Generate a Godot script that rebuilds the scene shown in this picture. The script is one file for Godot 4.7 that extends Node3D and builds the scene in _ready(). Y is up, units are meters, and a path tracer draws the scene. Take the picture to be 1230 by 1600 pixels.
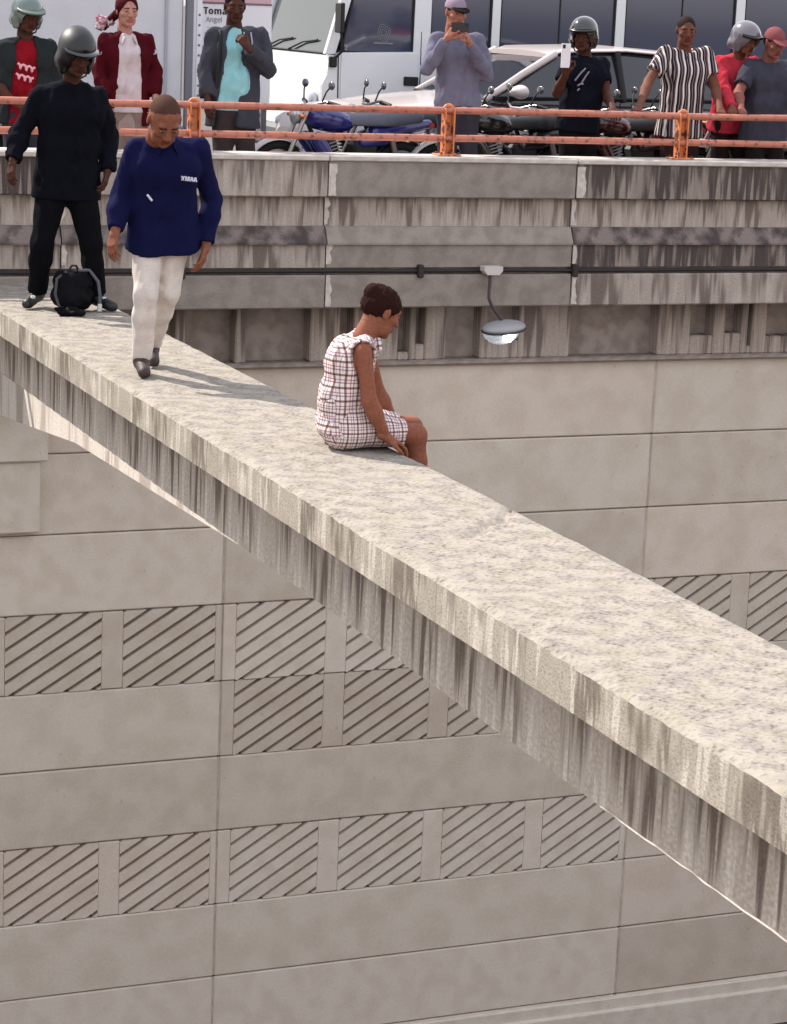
extends Node3D

# ---------------------------------------------------------------- helpers
var noise := FastNoiseLite.new()
var rng := RandomNumberGenerator.new()
var mats := {}

static func V(x: float, y: float, z: float) -> Vector3:
	return Vector3(x, y, z)

# A mesh builder. Faces are given counter-clockwise as seen from outside.
class MB:
	var v := PackedVector3Array()
	var n := PackedVector3Array()
	var c := PackedColorArray()
	var ix := PackedInt32Array()
	var col := Color.WHITE

	func tri(a: Vector3, b: Vector3, d: Vector3) -> void:
		var m := (b - a).cross(d - a).normalized()
		var k := v.size()
		v.append(a); v.append(b); v.append(d)
		for q in 3:
			n.append(m); c.append(col)
		ix.append(k); ix.append(k + 2); ix.append(k + 1)

	func quad(a: Vector3, b: Vector3, d: Vector3, e: Vector3) -> void:
		var m := (d - a).cross(e - b).normalized()
		var k := v.size()
		v.append(a); v.append(b); v.append(d); v.append(e)
		for q in 4:
			n.append(m); c.append(col)
		ix.append(k); ix.append(k + 2); ix.append(k + 1)
		ix.append(k); ix.append(k + 3); ix.append(k + 2)

	# a box whose edges are chamfered by bv
	func box(ctr: Vector3, size: Vector3, bv := 0.004, bs := Basis.IDENTITY) -> void:
		var h := size / 2.0
		bv = minf(bv, minf(h.x, minf(h.y, h.z)) * 0.49)
		var p := {}
		for sx: int in [-1, 1]:
			for sy: int in [-1, 1]:
				for sz: int in [-1, 1]:
					var s := Vector3(sx, sy, sz)
					for ax in 3:
						var q := Vector3(sx * (h.x - bv), sy * (h.y - bv), sz * (h.z - bv))
						q[ax] = s[ax] * h[ax]
						p[Vector4i(sx, sy, sz, ax)] = ctr + bs * q
		for ax in 3:
			var b1 := (ax + 1) % 3
			var b2 := (ax + 2) % 3
			for s: int in [-1, 1]:
				var k := []
				for w: Array in [[-1, -1], [1, -1], [1, 1], [-1, 1]]:
					var e := [0, 0, 0]
					e[ax] = s; e[b1] = w[0]; e[b2] = w[1]
					k.append(p[Vector4i(e[0], e[1], e[2], ax)])
				if s > 0:
					quad(k[0], k[1], k[2], k[3])
				else:
					quad(k[3], k[2], k[1], k[0])
			# edges along ax
			for s1: int in [-1, 1]:
				for s2: int in [-1, 1]:
					var e1 := [0, 0, 0]
					e1[b1] = s1; e1[b2] = s2; e1[ax] = -1
					var e2 := e1.duplicate()
					e2[ax] = 1
					var a: Vector3 = p[Vector4i(e1[0], e1[1], e1[2], b1)]
					var b: Vector3 = p[Vector4i(e2[0], e2[1], e2[2], b1)]
					var d: Vector3 = p[Vector4i(e2[0], e2[1], e2[2], b2)]
					var f: Vector3 = p[Vector4i(e1[0], e1[1], e1[2], b2)]
					if s1 * s2 > 0:
						quad(f, d, b, a)
					else:
						quad(a, b, d, f)
		for sx: int in [-1, 1]:
			for sy: int in [-1, 1]:
				for sz: int in [-1, 1]:
					var a: Vector3 = p[Vector4i(sx, sy, sz, 0)]
					var b: Vector3 = p[Vector4i(sx, sy, sz, 1)]
					var d: Vector3 = p[Vector4i(sx, sy, sz, 2)]
					if sx * sy * sz > 0:
						tri(a, b, d)
					else:
						tri(a, d, b)

	# polygon in (u, w) pushed along an axis: "x" (u = z, w = y), "z" (u = x, w = y) or "y" (u = x, w = z)
	func prism(poly: PackedVector2Array, axis: String, lo: float, hi: float) -> void:
		var area := 0.0
		for i in poly.size():
			area += poly[i].cross(poly[(i + 1) % poly.size()])
		if area < 0.0:
			poly.reverse()
		var at := func(q: Vector2, t: float) -> Vector3:
			return Vector3(t, q.y, q.x) if axis == "x" else Vector3(q.x, q.y, t) if axis == "z" else Vector3(q.x, t, q.y)
		var flip := axis != "z"
		for i in poly.size():
			var a := poly[i]
			var b := poly[(i + 1) % poly.size()]
			if flip:
				quad(at.call(a, hi), at.call(b, hi), at.call(b, lo), at.call(a, lo))
			else:
				quad(at.call(a, lo), at.call(b, lo), at.call(b, hi), at.call(a, hi))
		var t := Geometry2D.triangulate_polygon(poly)
		for i in range(0, t.size(), 3):
			var a := poly[t[i]]
			var b := poly[t[i + 1]]
			var d := poly[t[i + 2]]
			if (b - a).cross(d - a) < 0:
				var s := b
				b = d
				d = s
			if flip:
				tri(at.call(a, lo), at.call(b, lo), at.call(d, lo)); tri(at.call(a, hi), at.call(d, hi), at.call(b, hi))
			else:
				tri(at.call(a, hi), at.call(b, hi), at.call(d, hi)); tri(at.call(a, lo), at.call(d, lo), at.call(b, lo))

	# rings of equal length joined into a smooth skin; capped ends are flat
	func loft(rings: Array, cap := true, closed := true) -> void:
		var m: int = rings[0].size()
		var k := v.size()
		var rows := rings.size()
		for r: PackedVector3Array in rings:
			for q in r:
				v.append(q); n.append(Vector3.ZERO); c.append(col)
		for i in rows - 1:
			for j in (m if closed else m - 1):
				var a := k + i * m + j
				var b := k + i * m + (j + 1) % m
				var d := b + m
				var e := a + m
				for t: Array in [[a, b, d], [a, d, e]]:
					var w := (v[t[1]] - v[t[0]]).cross(v[t[2]] - v[t[0]])
					n[t[0]] += w; n[t[1]] += w; n[t[2]] += w
					ix.append(t[0]); ix.append(t[2]); ix.append(t[1])
		for q in range(k, v.size()):
			n[q] = n[q].normalized()
		if cap:
			for e in [0, rows - 1]:
				var r: PackedVector3Array = rings[e]
				var ctr := Vector3.ZERO
				for q in r:
					ctr += q / m
				for j in m:
					if e == 0:
						tri(ctr, r[(j + 1) % m], r[j])
					else:
						tri(ctr, r[j], r[(j + 1) % m])

	func tube(path: PackedVector3Array, r: float, sides := 8, r2 := -1.0) -> void:
		var rings := []
		var up := Vector3.UP
		for i in path.size():
			var t := (path[mini(i + 1, path.size() - 1)] - path[maxi(i - 1, 0)]).normalized()
			if absf(t.dot(up)) > 0.95:
				up = Vector3.RIGHT if absf(t.x) < 0.9 else Vector3.BACK
			var s := t.cross(up).normalized()
			var w := s.cross(t).normalized()
			up = w
			var ring := PackedVector3Array()
			var rr := r if r2 < 0.0 else lerpf(r, r2, float(i) / maxf(1.0, path.size() - 1))
			for j in sides:
				var a := TAU * j / sides
				ring.append(path[i] + (s * cos(a) - w * sin(a)) * rr)
			rings.append(ring)
		loft(rings)

	# profile of (radius, height) turned round the y axis of a transform
	func lathe(prof: PackedVector2Array, xf: Transform3D, sides := 20) -> void:
		var rings := []
		for q in prof:
			var ring := PackedVector3Array()
			for j in sides:
				var a := -TAU * j / sides
				ring.append(xf * Vector3(cos(a) * q.x, q.y, sin(a) * q.x))
			rings.append(ring)
		loft(rings, true)

	func mesh() -> ArrayMesh:
		var a := []
		a.resize(Mesh.ARRAY_MAX)
		a[Mesh.ARRAY_VERTEX] = v; a[Mesh.ARRAY_NORMAL] = n; a[Mesh.ARRAY_COLOR] = c; a[Mesh.ARRAY_INDEX] = ix
		var m := ArrayMesh.new()
		m.add_surface_from_arrays(Mesh.PRIMITIVE_TRIANGLES, a)
		return m

# Soft bodies: tapered capsules and ellipsoids joined by a smooth minimum, meshed as surface nets.
class Soft:
	var cell := 0.012
	var items := []
	var folds := 0.0
	var fold_noise: FastNoiseLite
	var fold_scale := Vector2.ONE
	var hem_at := Vector3.ZERO
	var hem_dir := Vector3.ZERO
	var v := PackedVector3Array()
	var n := PackedVector3Array()
	var ix := PackedInt32Array()

	func _init(size := 0.012) -> void:
		cell = size

	func bone(a: Vector3, b: Vector3, ra: float, rb: float, k := 0.03, flat := false, cut := false) -> void:
		items.append([0, a, b, ra, rb, k, flat, cut])

	func egg(ctr: Vector3, r: Vector3, k := 0.02, bs := Basis.IDENTITY, cut := false) -> void:
		items.append([1, ctr, r, bs, 0.0, k, false, cut])

	# takes away what lies beyond a plane, within rad of the point
	func slice(at: Vector3, dir: Vector3) -> void:
		items.append([2, at, dir, 0.0, 0.0, 0.0, false, true])

	func run() -> void:
		var lo := Vector3.INF
		var hi := -Vector3.INF
		for t: Array in items:
			if t[7]:
				continue
			if t[0] == 0:
				var r := maxf(t[3], t[4])
				for q: Vector3 in [t[1], t[2]]:
					lo = lo.min(q - Vector3.ONE * r); hi = hi.max(q + Vector3.ONE * r)
			else:
				var r: float = maxf(t[2].x, maxf(t[2].y, t[2].z))
				lo = lo.min(t[1] - Vector3.ONE * r); hi = hi.max(t[1] + Vector3.ONE * r)
		lo -= Vector3.ONE * (cell * 3.0); hi += Vector3.ONE * (cell * 3.0)
		var nx := int(ceil((hi.x - lo.x) / cell)) + 1
		var ny := int(ceil((hi.y - lo.y) / cell)) + 1
		var nz := int(ceil((hi.z - lo.z) / cell)) + 1
		var d := PackedFloat32Array()
		d.resize(nx * ny * nz)
		d.fill(1.0)
		for t: Array in items:
			var k: float = t[5]
			var a: Vector3
			var b: Vector3
			var m: float
			if t[0] == 0:
				m = maxf(t[3], t[4]) + k + cell * 2.5
				a = t[1].min(t[2]) - Vector3.ONE * m
				b = t[1].max(t[2]) + Vector3.ONE * m
			elif t[0] == 1:
				m = maxf(t[2].x, maxf(t[2].y, t[2].z)) + k + cell * 2.5
				a = t[1] - Vector3.ONE * m
				b = t[1] + Vector3.ONE * m
			else:
				a = lo
				b = hi
			var x0 := clampi(int((a.x - lo.x) / cell), 0, nx - 1)
			var x1 := clampi(int((b.x - lo.x) / cell) + 1, 0, nx - 1)
			var y0 := clampi(int((a.y - lo.y) / cell), 0, ny - 1)
			var y1 := clampi(int((b.y - lo.y) / cell) + 1, 0, ny - 1)
			var z0 := clampi(int((a.z - lo.z) / cell), 0, nz - 1)
			var z1 := clampi(int((b.z - lo.z) / cell) + 1, 0, nz - 1)
			var kind: int = t[0]
			var pa: Vector3 = t[1]
			var flat: bool = t[6]
			var cut: bool = t[7]
			var ab := Vector3.ZERO
			var l2 := 1.0
			var ra := 0.0
			var rd := 0.0
			var pb := Vector3.ZERO
			var dir := Vector3.UP
			var bt := Basis.IDENTITY
			var rr := Vector3.ONE
			if kind == 0:
				pb = t[2]
				ab = pb - pa
				l2 = maxf(ab.length_squared(), 1e-9)
				ra = t[3]
				rd = t[4] - ra
				dir = ab.normalized()
			elif kind == 1:
				rr = t[2]
				bt = t[3].transposed()
			else:
				dir = t[2]
			var far := k + cell * 2.5
			for z in range(z0, z1 + 1):
				for y in range(y0, y1 + 1):
					var i := (z * ny + y) * nx + x0
					var p := lo + Vector3(x0, y, z) * cell
					for x in range(x0, x1 + 1):
						var q := p - pa
						var e: float
						if kind == 0:
							var s := clampf(q.dot(ab) / l2, 0.0, 1.0)
							e = (q - ab * s).length() - ra - rd * s
							if flat:
								e = maxf(e, (p - pb).dot(dir))
						elif kind == 1:
							var u := (bt * q) / rr
							var l := u.length()
							e = (l - 1.0) * l / maxf((u / rr).length(), 1e-6)
						else:
							e = -q.dot(dir)
						if cut:
							if e < far:
								d[i] = maxf(d[i], -e)
						elif e < far:
							var o := d[i]
							var h := maxf(k - absf(o - e), 0.0)
							d[i] = minf(o, e) - (h * h * 0.25 / k if k > 0.0 else 0.0)
						i += 1
						p.x += cell
		if folds > 0.0:
			var i := 0
			for z in nz:
				for y in ny:
					var p := lo + Vector3(0, y, z) * cell
					for x in nx:
						if absf(d[i]) < cell * 2.5:
							d[i] += fold_noise.get_noise_3d(p.x * fold_scale.x, p.y * fold_scale.y, p.z * fold_scale.x) * folds * (1.0 if hem_dir == Vector3.ZERO else clampf(absf((p - hem_at).dot(hem_dir)) / 0.07, 0.0, 1.0))
						i += 1
						p.x += cell
		# surface nets
		var id := PackedInt32Array()
		id.resize(nx * ny * nz)
		id.fill(-1)
		var sy := nx
		var sz := nx * ny
		var off := [0, 1, sy, sy + 1, sz, sz + 1, sz + sy, sz + sy + 1]
		var cr := [Vector3(0, 0, 0), Vector3(1, 0, 0), Vector3(0, 1, 0), Vector3(1, 1, 0), Vector3(0, 0, 1), Vector3(1, 0, 1), Vector3(0, 1, 1), Vector3(1, 1, 1)]
		var ed := [[0, 1], [0, 2], [0, 4], [1, 3], [1, 5], [2, 3], [2, 6], [3, 7], [4, 5], [4, 6], [5, 7], [6, 7]]
		for z in nz - 1:
			for y in ny - 1:
				var i := z * sz + y * sy
				for x in nx - 1:
					var s0 := d[i] < 0.0
					if (d[i + 1] < 0.0) != s0 or (d[i + sy] < 0.0) != s0 or (d[i + sz] < 0.0) != s0 or (d[i + sy + 1] < 0.0) != s0 or (d[i + sz + 1] < 0.0) != s0 or (d[i + sz + sy] < 0.0) != s0 or (d[i + sz + sy + 1] < 0.0) != s0:
						var sum := Vector3.ZERO
						var cnt := 0
						for w: Array in ed:
							var f0 := d[i + off[w[0]]]
							var f1 := d[i + off[w[1]]]
							if (f0 < 0.0) != (f1 < 0.0):
								sum += cr[w[0]].lerp(cr[w[1]], f0 / (f0 - f1))
								cnt += 1
						id[i] = v.size()
						v.append(lo + (Vector3(x, y, z) + sum / cnt) * cell)
					i += 1
		n.resize(v.size())
		n.fill(Vector3.ZERO)
		for z in range(1, nz - 1):
			for y in range(1, ny - 1):
				var i := z * sz + y * sy + 1
				for x in range(1, nx - 1):
					var s0 := d[i] < 0.0
					if (d[i + 1] < 0.0) != s0:
						face(id[i - sy - sz], id[i - sz], id[i], id[i - sy], s0)
					if (d[i + sy] < 0.0) != s0:
						face(id[i - 1 - sz], id[i - 1], id[i], id[i - sz], s0)
					if (d[i + sz] < 0.0) != s0:
						face(id[i - 1 - sy], id[i - sy], id[i], id[i - 1], s0)
					i += 1
		for q in n.size():
			n[q] = n[q].normalized()

	func face(a: int, b: int, e: int, f: int, s: bool) -> void:
		if a < 0 or b < 0 or e < 0 or f < 0:
			return
		if not s:
			var t := b
			b = f
			f = t
		var w := (v[e] - v[a]).cross(v[f] - v[b])
		n[a] += w; n[b] += w; n[e] += w; n[f] += w
		ix.append(a); ix.append(e); ix.append(b)
		ix.append(a); ix.append(f); ix.append(e)

	# adds the skin to a mesh builder; tint is called with (position, normal)
	func into(m: MB, xf := Transform3D.IDENTITY, tint = null) -> void:
		if v.is_empty():
			run()
		var k := m.v.size()
		var mirror := xf.basis.determinant() < 0.0
		for i in v.size():
			m.v.append(xf * v[i])
			m.n.append((xf.basis * n[i]).normalized())
			m.c.append(tint.call(v[i], n[i]) if tint != null else m.col)
		for i in range(0, ix.size(), 3):
			m.ix.append(k + ix[i])
			m.ix.append(k + ix[i + (2 if mirror else 1)])
			m.ix.append(k + ix[i + (1 if mirror else 2)])

func obj(called: String, m, mt: Material, parent: Node = self) -> MeshInstance3D:
	var o := MeshInstance3D.new()
	o.name = called
	o.mesh = m.mesh() if m is MB else m
	o.material_override = mt
	parent.add_child(o, true)
	return o

func soft(called: String, s: Soft, mt: Material, parent: Node, tint = null, xf := Transform3D.IDENTITY) -> MeshInstance3D:
	var m := MB.new()
	s.into(m, xf, tint)
	return obj(called, m, mt, parent)

func tag(o: Node, label: String, category: String, group := "") -> Node:
	o.set_meta("label", label)
	o.set_meta("category", category)
	if group:
		o.set_meta("group", group)
	return o

func thing(called: String, label: String, category: String, at := Vector3.ZERO, turn := 0.0, group := "") -> Node3D:
	var o := Node3D.new()
	o.name = called
	add_child(o, true)
	o.position = at
	o.rotation.y = turn
	tag(o, label, category, group)
	return o

func struct(called: String, m, mt: Material) -> MeshInstance3D:
	var o := obj(called, m, mt)
	o.set_meta("kind", "structure")
	return o

func mat(col: Color, rough := 0.8, metal := 0.0) -> StandardMaterial3D:
	var key := "%s %f %f" % [col.to_html(), rough, metal]
	if not mats.has(key):
		var m := StandardMaterial3D.new()
		m.albedo_color = col
		m.roughness = rough
		m.metallic = metal
		mats[key] = m
	return mats[key]

func tinted(rough := 0.8, metal := 0.0) -> StandardMaterial3D:
	var m := StandardMaterial3D.new()
	m.vertex_color_use_as_albedo = true
	m.roughness = rough
	m.metallic = metal
	return m

# an image filled by f(u, v) -> Color with u, v in 0..1
func paint(w: int, h: int, f: Callable) -> ImageTexture:
	var b := PackedByteArray()
	b.resize(w * h * 3)
	var i := 0
	for y in h:
		for x in w:
			var k: Color = f.call(x, y)
			b[i] = clampi(int(k.r * 255.0), 0, 255)
			b[i + 1] = clampi(int(k.g * 255.0), 0, 255)
			b[i + 2] = clampi(int(k.b * 255.0), 0, 255)
			i += 3
	return ImageTexture.create_from_image(Image.create_from_data(w, h, false, Image.FORMAT_RGB8, b))

func fbm(sd: int, freq: float, oct := 4) -> FastNoiseLite:
	var f := FastNoiseLite.new()
	f.seed = sd
	f.frequency = freq
	f.noise_type = FastNoiseLite.TYPE_SIMPLEX_SMOOTH
	f.fractal_type = FastNoiseLite.FRACTAL_FBM
	f.fractal_octaves = oct
	return f

# concrete with soft patches, pores and grain; tiles without a seam
func concrete_tex(sd: int, base: Color, patch: Color, amount: float, grain: float) -> ImageTexture:
	var big := fbm(sd, 0.012, 5).get_seamless_image(512, 512)
	var fine := fbm(sd + 9, 0.16, 3).get_seamless_image(512, 512)
	var spot := fbm(sd + 21, 0.06, 2).get_seamless_image(512, 512)
	return paint(512, 512, func(x: int, y: int) -> Color:
		var a := big.get_pixel(x, y).r
		var g := fine.get_pixel(x, y).r - 0.5
		var s := spot.get_pixel(x, y).r
		var k := base.lerp(patch, clampf((a - 0.32) * 2.2, 0.0, 1.0) * amount)
		k = k * (1.0 + g * grain)
		if s > 0.90:
			k = k * 0.93
		return k)

# rain stains running down from the top edge of a band, as dirt with ragged outlines
func streak_tex(sd: int, clean: Color, dirt: Color, cover: float, reach: float, pale := 0.25, grain := 0.10) -> ImageTexture:
	var a := fbm(sd, 0.009, 3)
	var b := fbm(sd + 3, 0.034, 3)
	var l := fbm(sd + 5, 0.03, 3)
	var g := fbm(sd + 8, 0.10, 3)
	var w := 1024
	var h := 192
	return paint(w, h, func(x: int, y: int) -> Color:
		var t := float(y) / h
		# blended ends, so that the picture tiles
		var xx := float(x)
		var wrapped := smoothstep(w - 90.0, w, xx)
		var s1 := lerpf(a.get_noise_2d(xx, y * 0.16), a.get_noise_2d(xx - w, y * 0.16), wrapped)
		var s2 := lerpf(b.get_noise_2d(xx, y * 0.05), b.get_noise_2d(xx - w, y * 0.05), wrapped)
		var ln := lerpf(l.get_noise_1d(xx), l.get_noise_1d(xx - w), wrapped)
		var gr := g.get_noise_2d(xx, y)
		var far := reach * (0.75 + ln * 1.3) + gr * 0.12
		var k := smoothstep(-0.10 - cover, 0.42 - cover, s1 * 0.9 + s2 * 0.7 + gr * 0.16)
		k *= 1.0 - smoothstep(far - 0.30, far + 0.20, t)
		var col := clean.lerp(dirt, clampf(k, 0.0, 1.0))
		var wash := smoothstep(0.10, 0.45, s2 - s1 * 0.5)
		col = col.lerp(Color(0.86, 0.83, 0.79), wash * pale)
		return col * (1.0 + gr * grain - (0.22 if grain > 0.15 and gr > 0.36 else 0.0)))

# a world-mapped material; top is the height where the picture starts, tall its height in metres
func banded(tex: Texture2D, top: float, tall: float, wide: float, shift := 0.0, rough := 0.92) -> StandardMaterial3D:
	var m := StandardMaterial3D.new()
	m.albedo_texture = tex
	m.uv1_triplanar = true
	m.uv1_world_triplanar = true
	m.uv1_triplanar_sharpness = 8.0
	m.uv1_scale = Vector3(1.0 / wide, 1.0 / tall, 1.0 / wide)
	m.uv1_offset = Vector3(shift, -top / tall, shift * 1.7)
	m.roughness = rough
	m.metallic_specular = 0.3
	return m

func glossy(col: Color, rough := 0.25, shine := 0.6) -> StandardMaterial3D:
	var m := StandardMaterial3D.new()
	m.albedo_color = col
	m.roughness = rough
	m.clearcoat_enabled = true
	m.clearcoat = shine
	m.clearcoat_roughness = 0.08
	return m

func cloth(col: Color, rough := 0.95) -> StandardMaterial3D:
	var m := StandardMaterial3D.new()
	m.albedo_color = col
	m.roughness = rough
	m.metallic_specular = 0.2
	m.albedo_texture = cloth_weave
	m.uv1_triplanar = true
	m.uv1_scale = Vector3.ONE * 2.2
	return m

var cloth_weave: ImageTexture
var concrete_bump: ImageTexture

# ---------------------------------------------------------------- camera, sky, sun
func _ready() -> void:
	noise.seed = 7
	noise.frequency = 1.0
	rng.seed = 11
	var cam := Camera3D.new()
	cam.name = "camera"
	add_child(cam)
	cam.fov = 24.67
	cam.near = 0.1
	cam.far = 900.0
	cam.transform = Transform3D(Basis(V(0.92783, 0.04058, 0.3708), V(0.04224, 0.97624, -0.21253), V(-0.37061, 0.21286, 0.90407)), V(0, 1.65, 17.066))
	cam.current = true

	var we := WorldEnvironment.new()
	we.name = "environment"
	var env := Environment.new()
	var sky := Sky.new()
	var ps := ProceduralSkyMaterial.new()
	ps.sky_top_color = Color(0.76, 0.78, 0.83)
	ps.sky_horizon_color = Color(0.96, 0.93, 0.90)
	ps.sky_curve = 0.22
	ps.ground_bottom_color = Color(0.45, 0.42, 0.40)
	ps.ground_horizon_color = Color(0.62, 0.58, 0.56)
	ps.sky_energy_multiplier = 1.0
	sky.sky_material = ps
	env.sky = sky
	env.background_mode = Environment.BG_SKY
	env.background_energy_multiplier = 1.33
	env.tonemap_mode = Environment.TONE_MAPPER_LINEAR
	env.tonemap_exposure = 1.6
	env.sdfgi_enabled = true
	env.ssao_enabled = true
	env.ssil_enabled = true
	we.environment = env
	add_child(we)

	var sun := DirectionalLight3D.new()
	sun.name = "sun"
	add_child(sun)
	var e := deg_to_rad(46.2)
	sun.look_at_from_position(Vector3.ZERO, V(0.53 * cos(e), -sin(e), 0.848 * cos(e)))
	sun.light_color = Color(1.0, 0.965, 0.92)
	sun.light_energy = 1.4
	sun.light_angular_distance = 0.5
	sun.shadow_enabled = true

	textures()
	ground()
	far_wall()
	cornice()
	railing()
	beam()
	conduit_and_lamp()
	vehicles()
	people()
	small_things()

# ---------------------------------------------------------------- textures
var tex := {}

func textures() -> void:
	var wv := fbm(77, 0.22, 2).get_seamless_image(256, 256)
	var wv2 := fbm(78, 0.02, 3).get_seamless_image(256, 256)
	cloth_weave = paint(256, 256, func(x: int, y: int) -> Color:
		var k := 0.90 + (wv.get_pixel(x, y).r - 0.5) * 0.16 + (wv2.get_pixel(x, y).r - 0.5) * 0.09
		return Color(k, k, k))
	tex.panel = concrete_tex(3, Color(0.815, 0.785, 0.735), Color(0.76, 0.715, 0.655), 0.6, 0.045)
	tex.panel_b = concrete_tex(14, Color(0.83, 0.80, 0.755), Color(0.775, 0.735, 0.675), 0.6, 0.045)
	tex.plain = concrete_tex(31, Color(0.63, 0.585, 0.56), Color(0.54, 0.495, 0.47), 0.9, 0.10)
	tex.ledge = concrete_tex(37, Color(0.80, 0.765, 0.735), Color(0.70, 0.655, 0.625), 0.8, 0.10)
	tex.web = streak_tex(5, Color(0.735, 0.695, 0.645), Color(0.455, 0.41, 0.375), 0.12, 1.05, 0.6, 0.14)
	tex.haunch = streak_tex(6, Color(0.82, 0.785, 0.745), Color(0.66, 0.615, 0.58), -0.08, 1.25, 0.5)
	tex.lip = streak_tex(15, Color(0.635, 0.605, 0.56), Color(0.47, 0.44, 0.40), 0.0, 1.0, 0.5, 0.28)
	tex.heavy = streak_tex(25, Color(0.55, 0.505, 0.475), Color(0.31, 0.28, 0.27), 0.42, 1.3, 0.12)
	tex.light = streak_tex(35, Color(0.62, 0.575, 0.55), Color(0.48, 0.435, 0.41), 0.02, 0.9, 0.15)
	tex.drip = streak_tex(45, Color(0.65, 0.605, 0.57), Color(0.45, 0.405, 0.38), 0.14, 0.95, 0.25)
	tex.faint = concrete_tex(46, Color(0.585, 0.55, 0.52), Color(0.50, 0.465, 0.44), 0.7, 0.12)
	tex.grime = concrete_tex(47, Color(0.50, 0.455, 0.44), Color(0.29, 0.26, 0.255), 1.0, 0.25)
	var h1 := fbm(51, 0.014, 5).get_seamless_image(1024, 1024)
	var grit := fbm(53, 0.17, 3)
	grit.noise_type = FastNoiseLite.TYPE_VALUE_CUBIC
	var h2 := grit.get_seamless_image(1024, 1024)
	var tone := fbm(57, 0.008, 3).get_seamless_image(1024, 1024)
	tex.top_h = paint(1024, 1024, func(x: int, y: int) -> Color:
		var k := h1.get_pixel(x, y).r * 0.35 + h2.get_pixel(x, y).r * 0.65
		return Color(k, k, k))
	tex.top = paint(1024, 1024, func(x: int, y: int) -> Color:
		var a := h1.get_pixel(x, y).r
		var b := h2.get_pixel(x, y).r
		var t := tone.get_pixel(x, y)
		var k := Color(0.60, 0.57, 0.53).lerp(Color(0.525, 0.495, 0.47), smoothstep(0.28, 0.74, a))
		k = k.lerp(Color(0.545, 0.52, 0.455), smoothstep(0.55, 0.75, t.r) * 0.5)
		k = k.lerp(Color(0.36, 0.325, 0.305), smoothstep(0.52, 0.80, b) * (0.45 + 0.4 * smoothstep(0.4, 0.7, a)))
		k = k.lerp(Color(0.625, 0.60, 0.56), smoothstep(0.40, 0.20, b) * 0.6)
		return k)
	tex.tar = concrete_tex(67, Color(0.29, 0.275, 0.265), Color(0.24, 0.225, 0.215), 0.8, 0.3)
	tex.asphalt = concrete_tex(61, Color(0.40, 0.385, 0.375), Color(0.33, 0.315, 0.305), 0.8, 0.3)

func world_tex(t: Texture2D, metres: float, rough := 0.93, bump := 0.0, shift := V(0, 0, 0)) -> StandardMaterial3D:
	var m := StandardMaterial3D.new()
	m.albedo_texture = t
	m.uv1_triplanar = true
	m.uv1_world_triplanar = true
	m.uv1_triplanar_sharpness = 6.0
	m.uv1_scale = Vector3.ONE / metres
	m.uv1_offset = shift
	m.roughness = rough
	m.metallic_specular = 0.3
	if bump > 0.0:
		m.heightmap_enabled = true
		m.heightmap_texture = tex.top_h
		m.heightmap_scale = bump
	return m

# ---------------------------------------------------------------- ground
func ground() -> void:
	var asphalt := world_tex(tex.asphalt, 1.6, 0.95)
	var m := MB.new()
	m.box(V(6, -0.4, -150.3), V(500, 0.6, 299.0), 0.01)
	struct("road", m, asphalt)
	m = MB.new()
	m.box(V(6, -0.05, -0.455), V(120, 0.1, 1.07), 0.012)
	struct("pavement", m, world_tex(tex.plain, 1.2, 0.95))
	m = MB.new()
	m.box(V(6, -7.55, 8.3), V(120, 0.5, 17.4), 0.01)
	struct("underpass_road", m, world_tex(tex.tar, 2.4, 0.95, 0.0, V(0.3, 0.1, 0.6)))
	m = MB.new()
	m.box(V(6, -0.4, 170.0), V(500, 0.6, 304.0), 0.01)
	struct("near_road", m, asphalt)

# ---------------------------------------------------------------- the far retaining wall
const ROW := 0.6291
const TOP := -1.169
const COL := 3.7269
const COL0 := 5.5752

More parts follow.
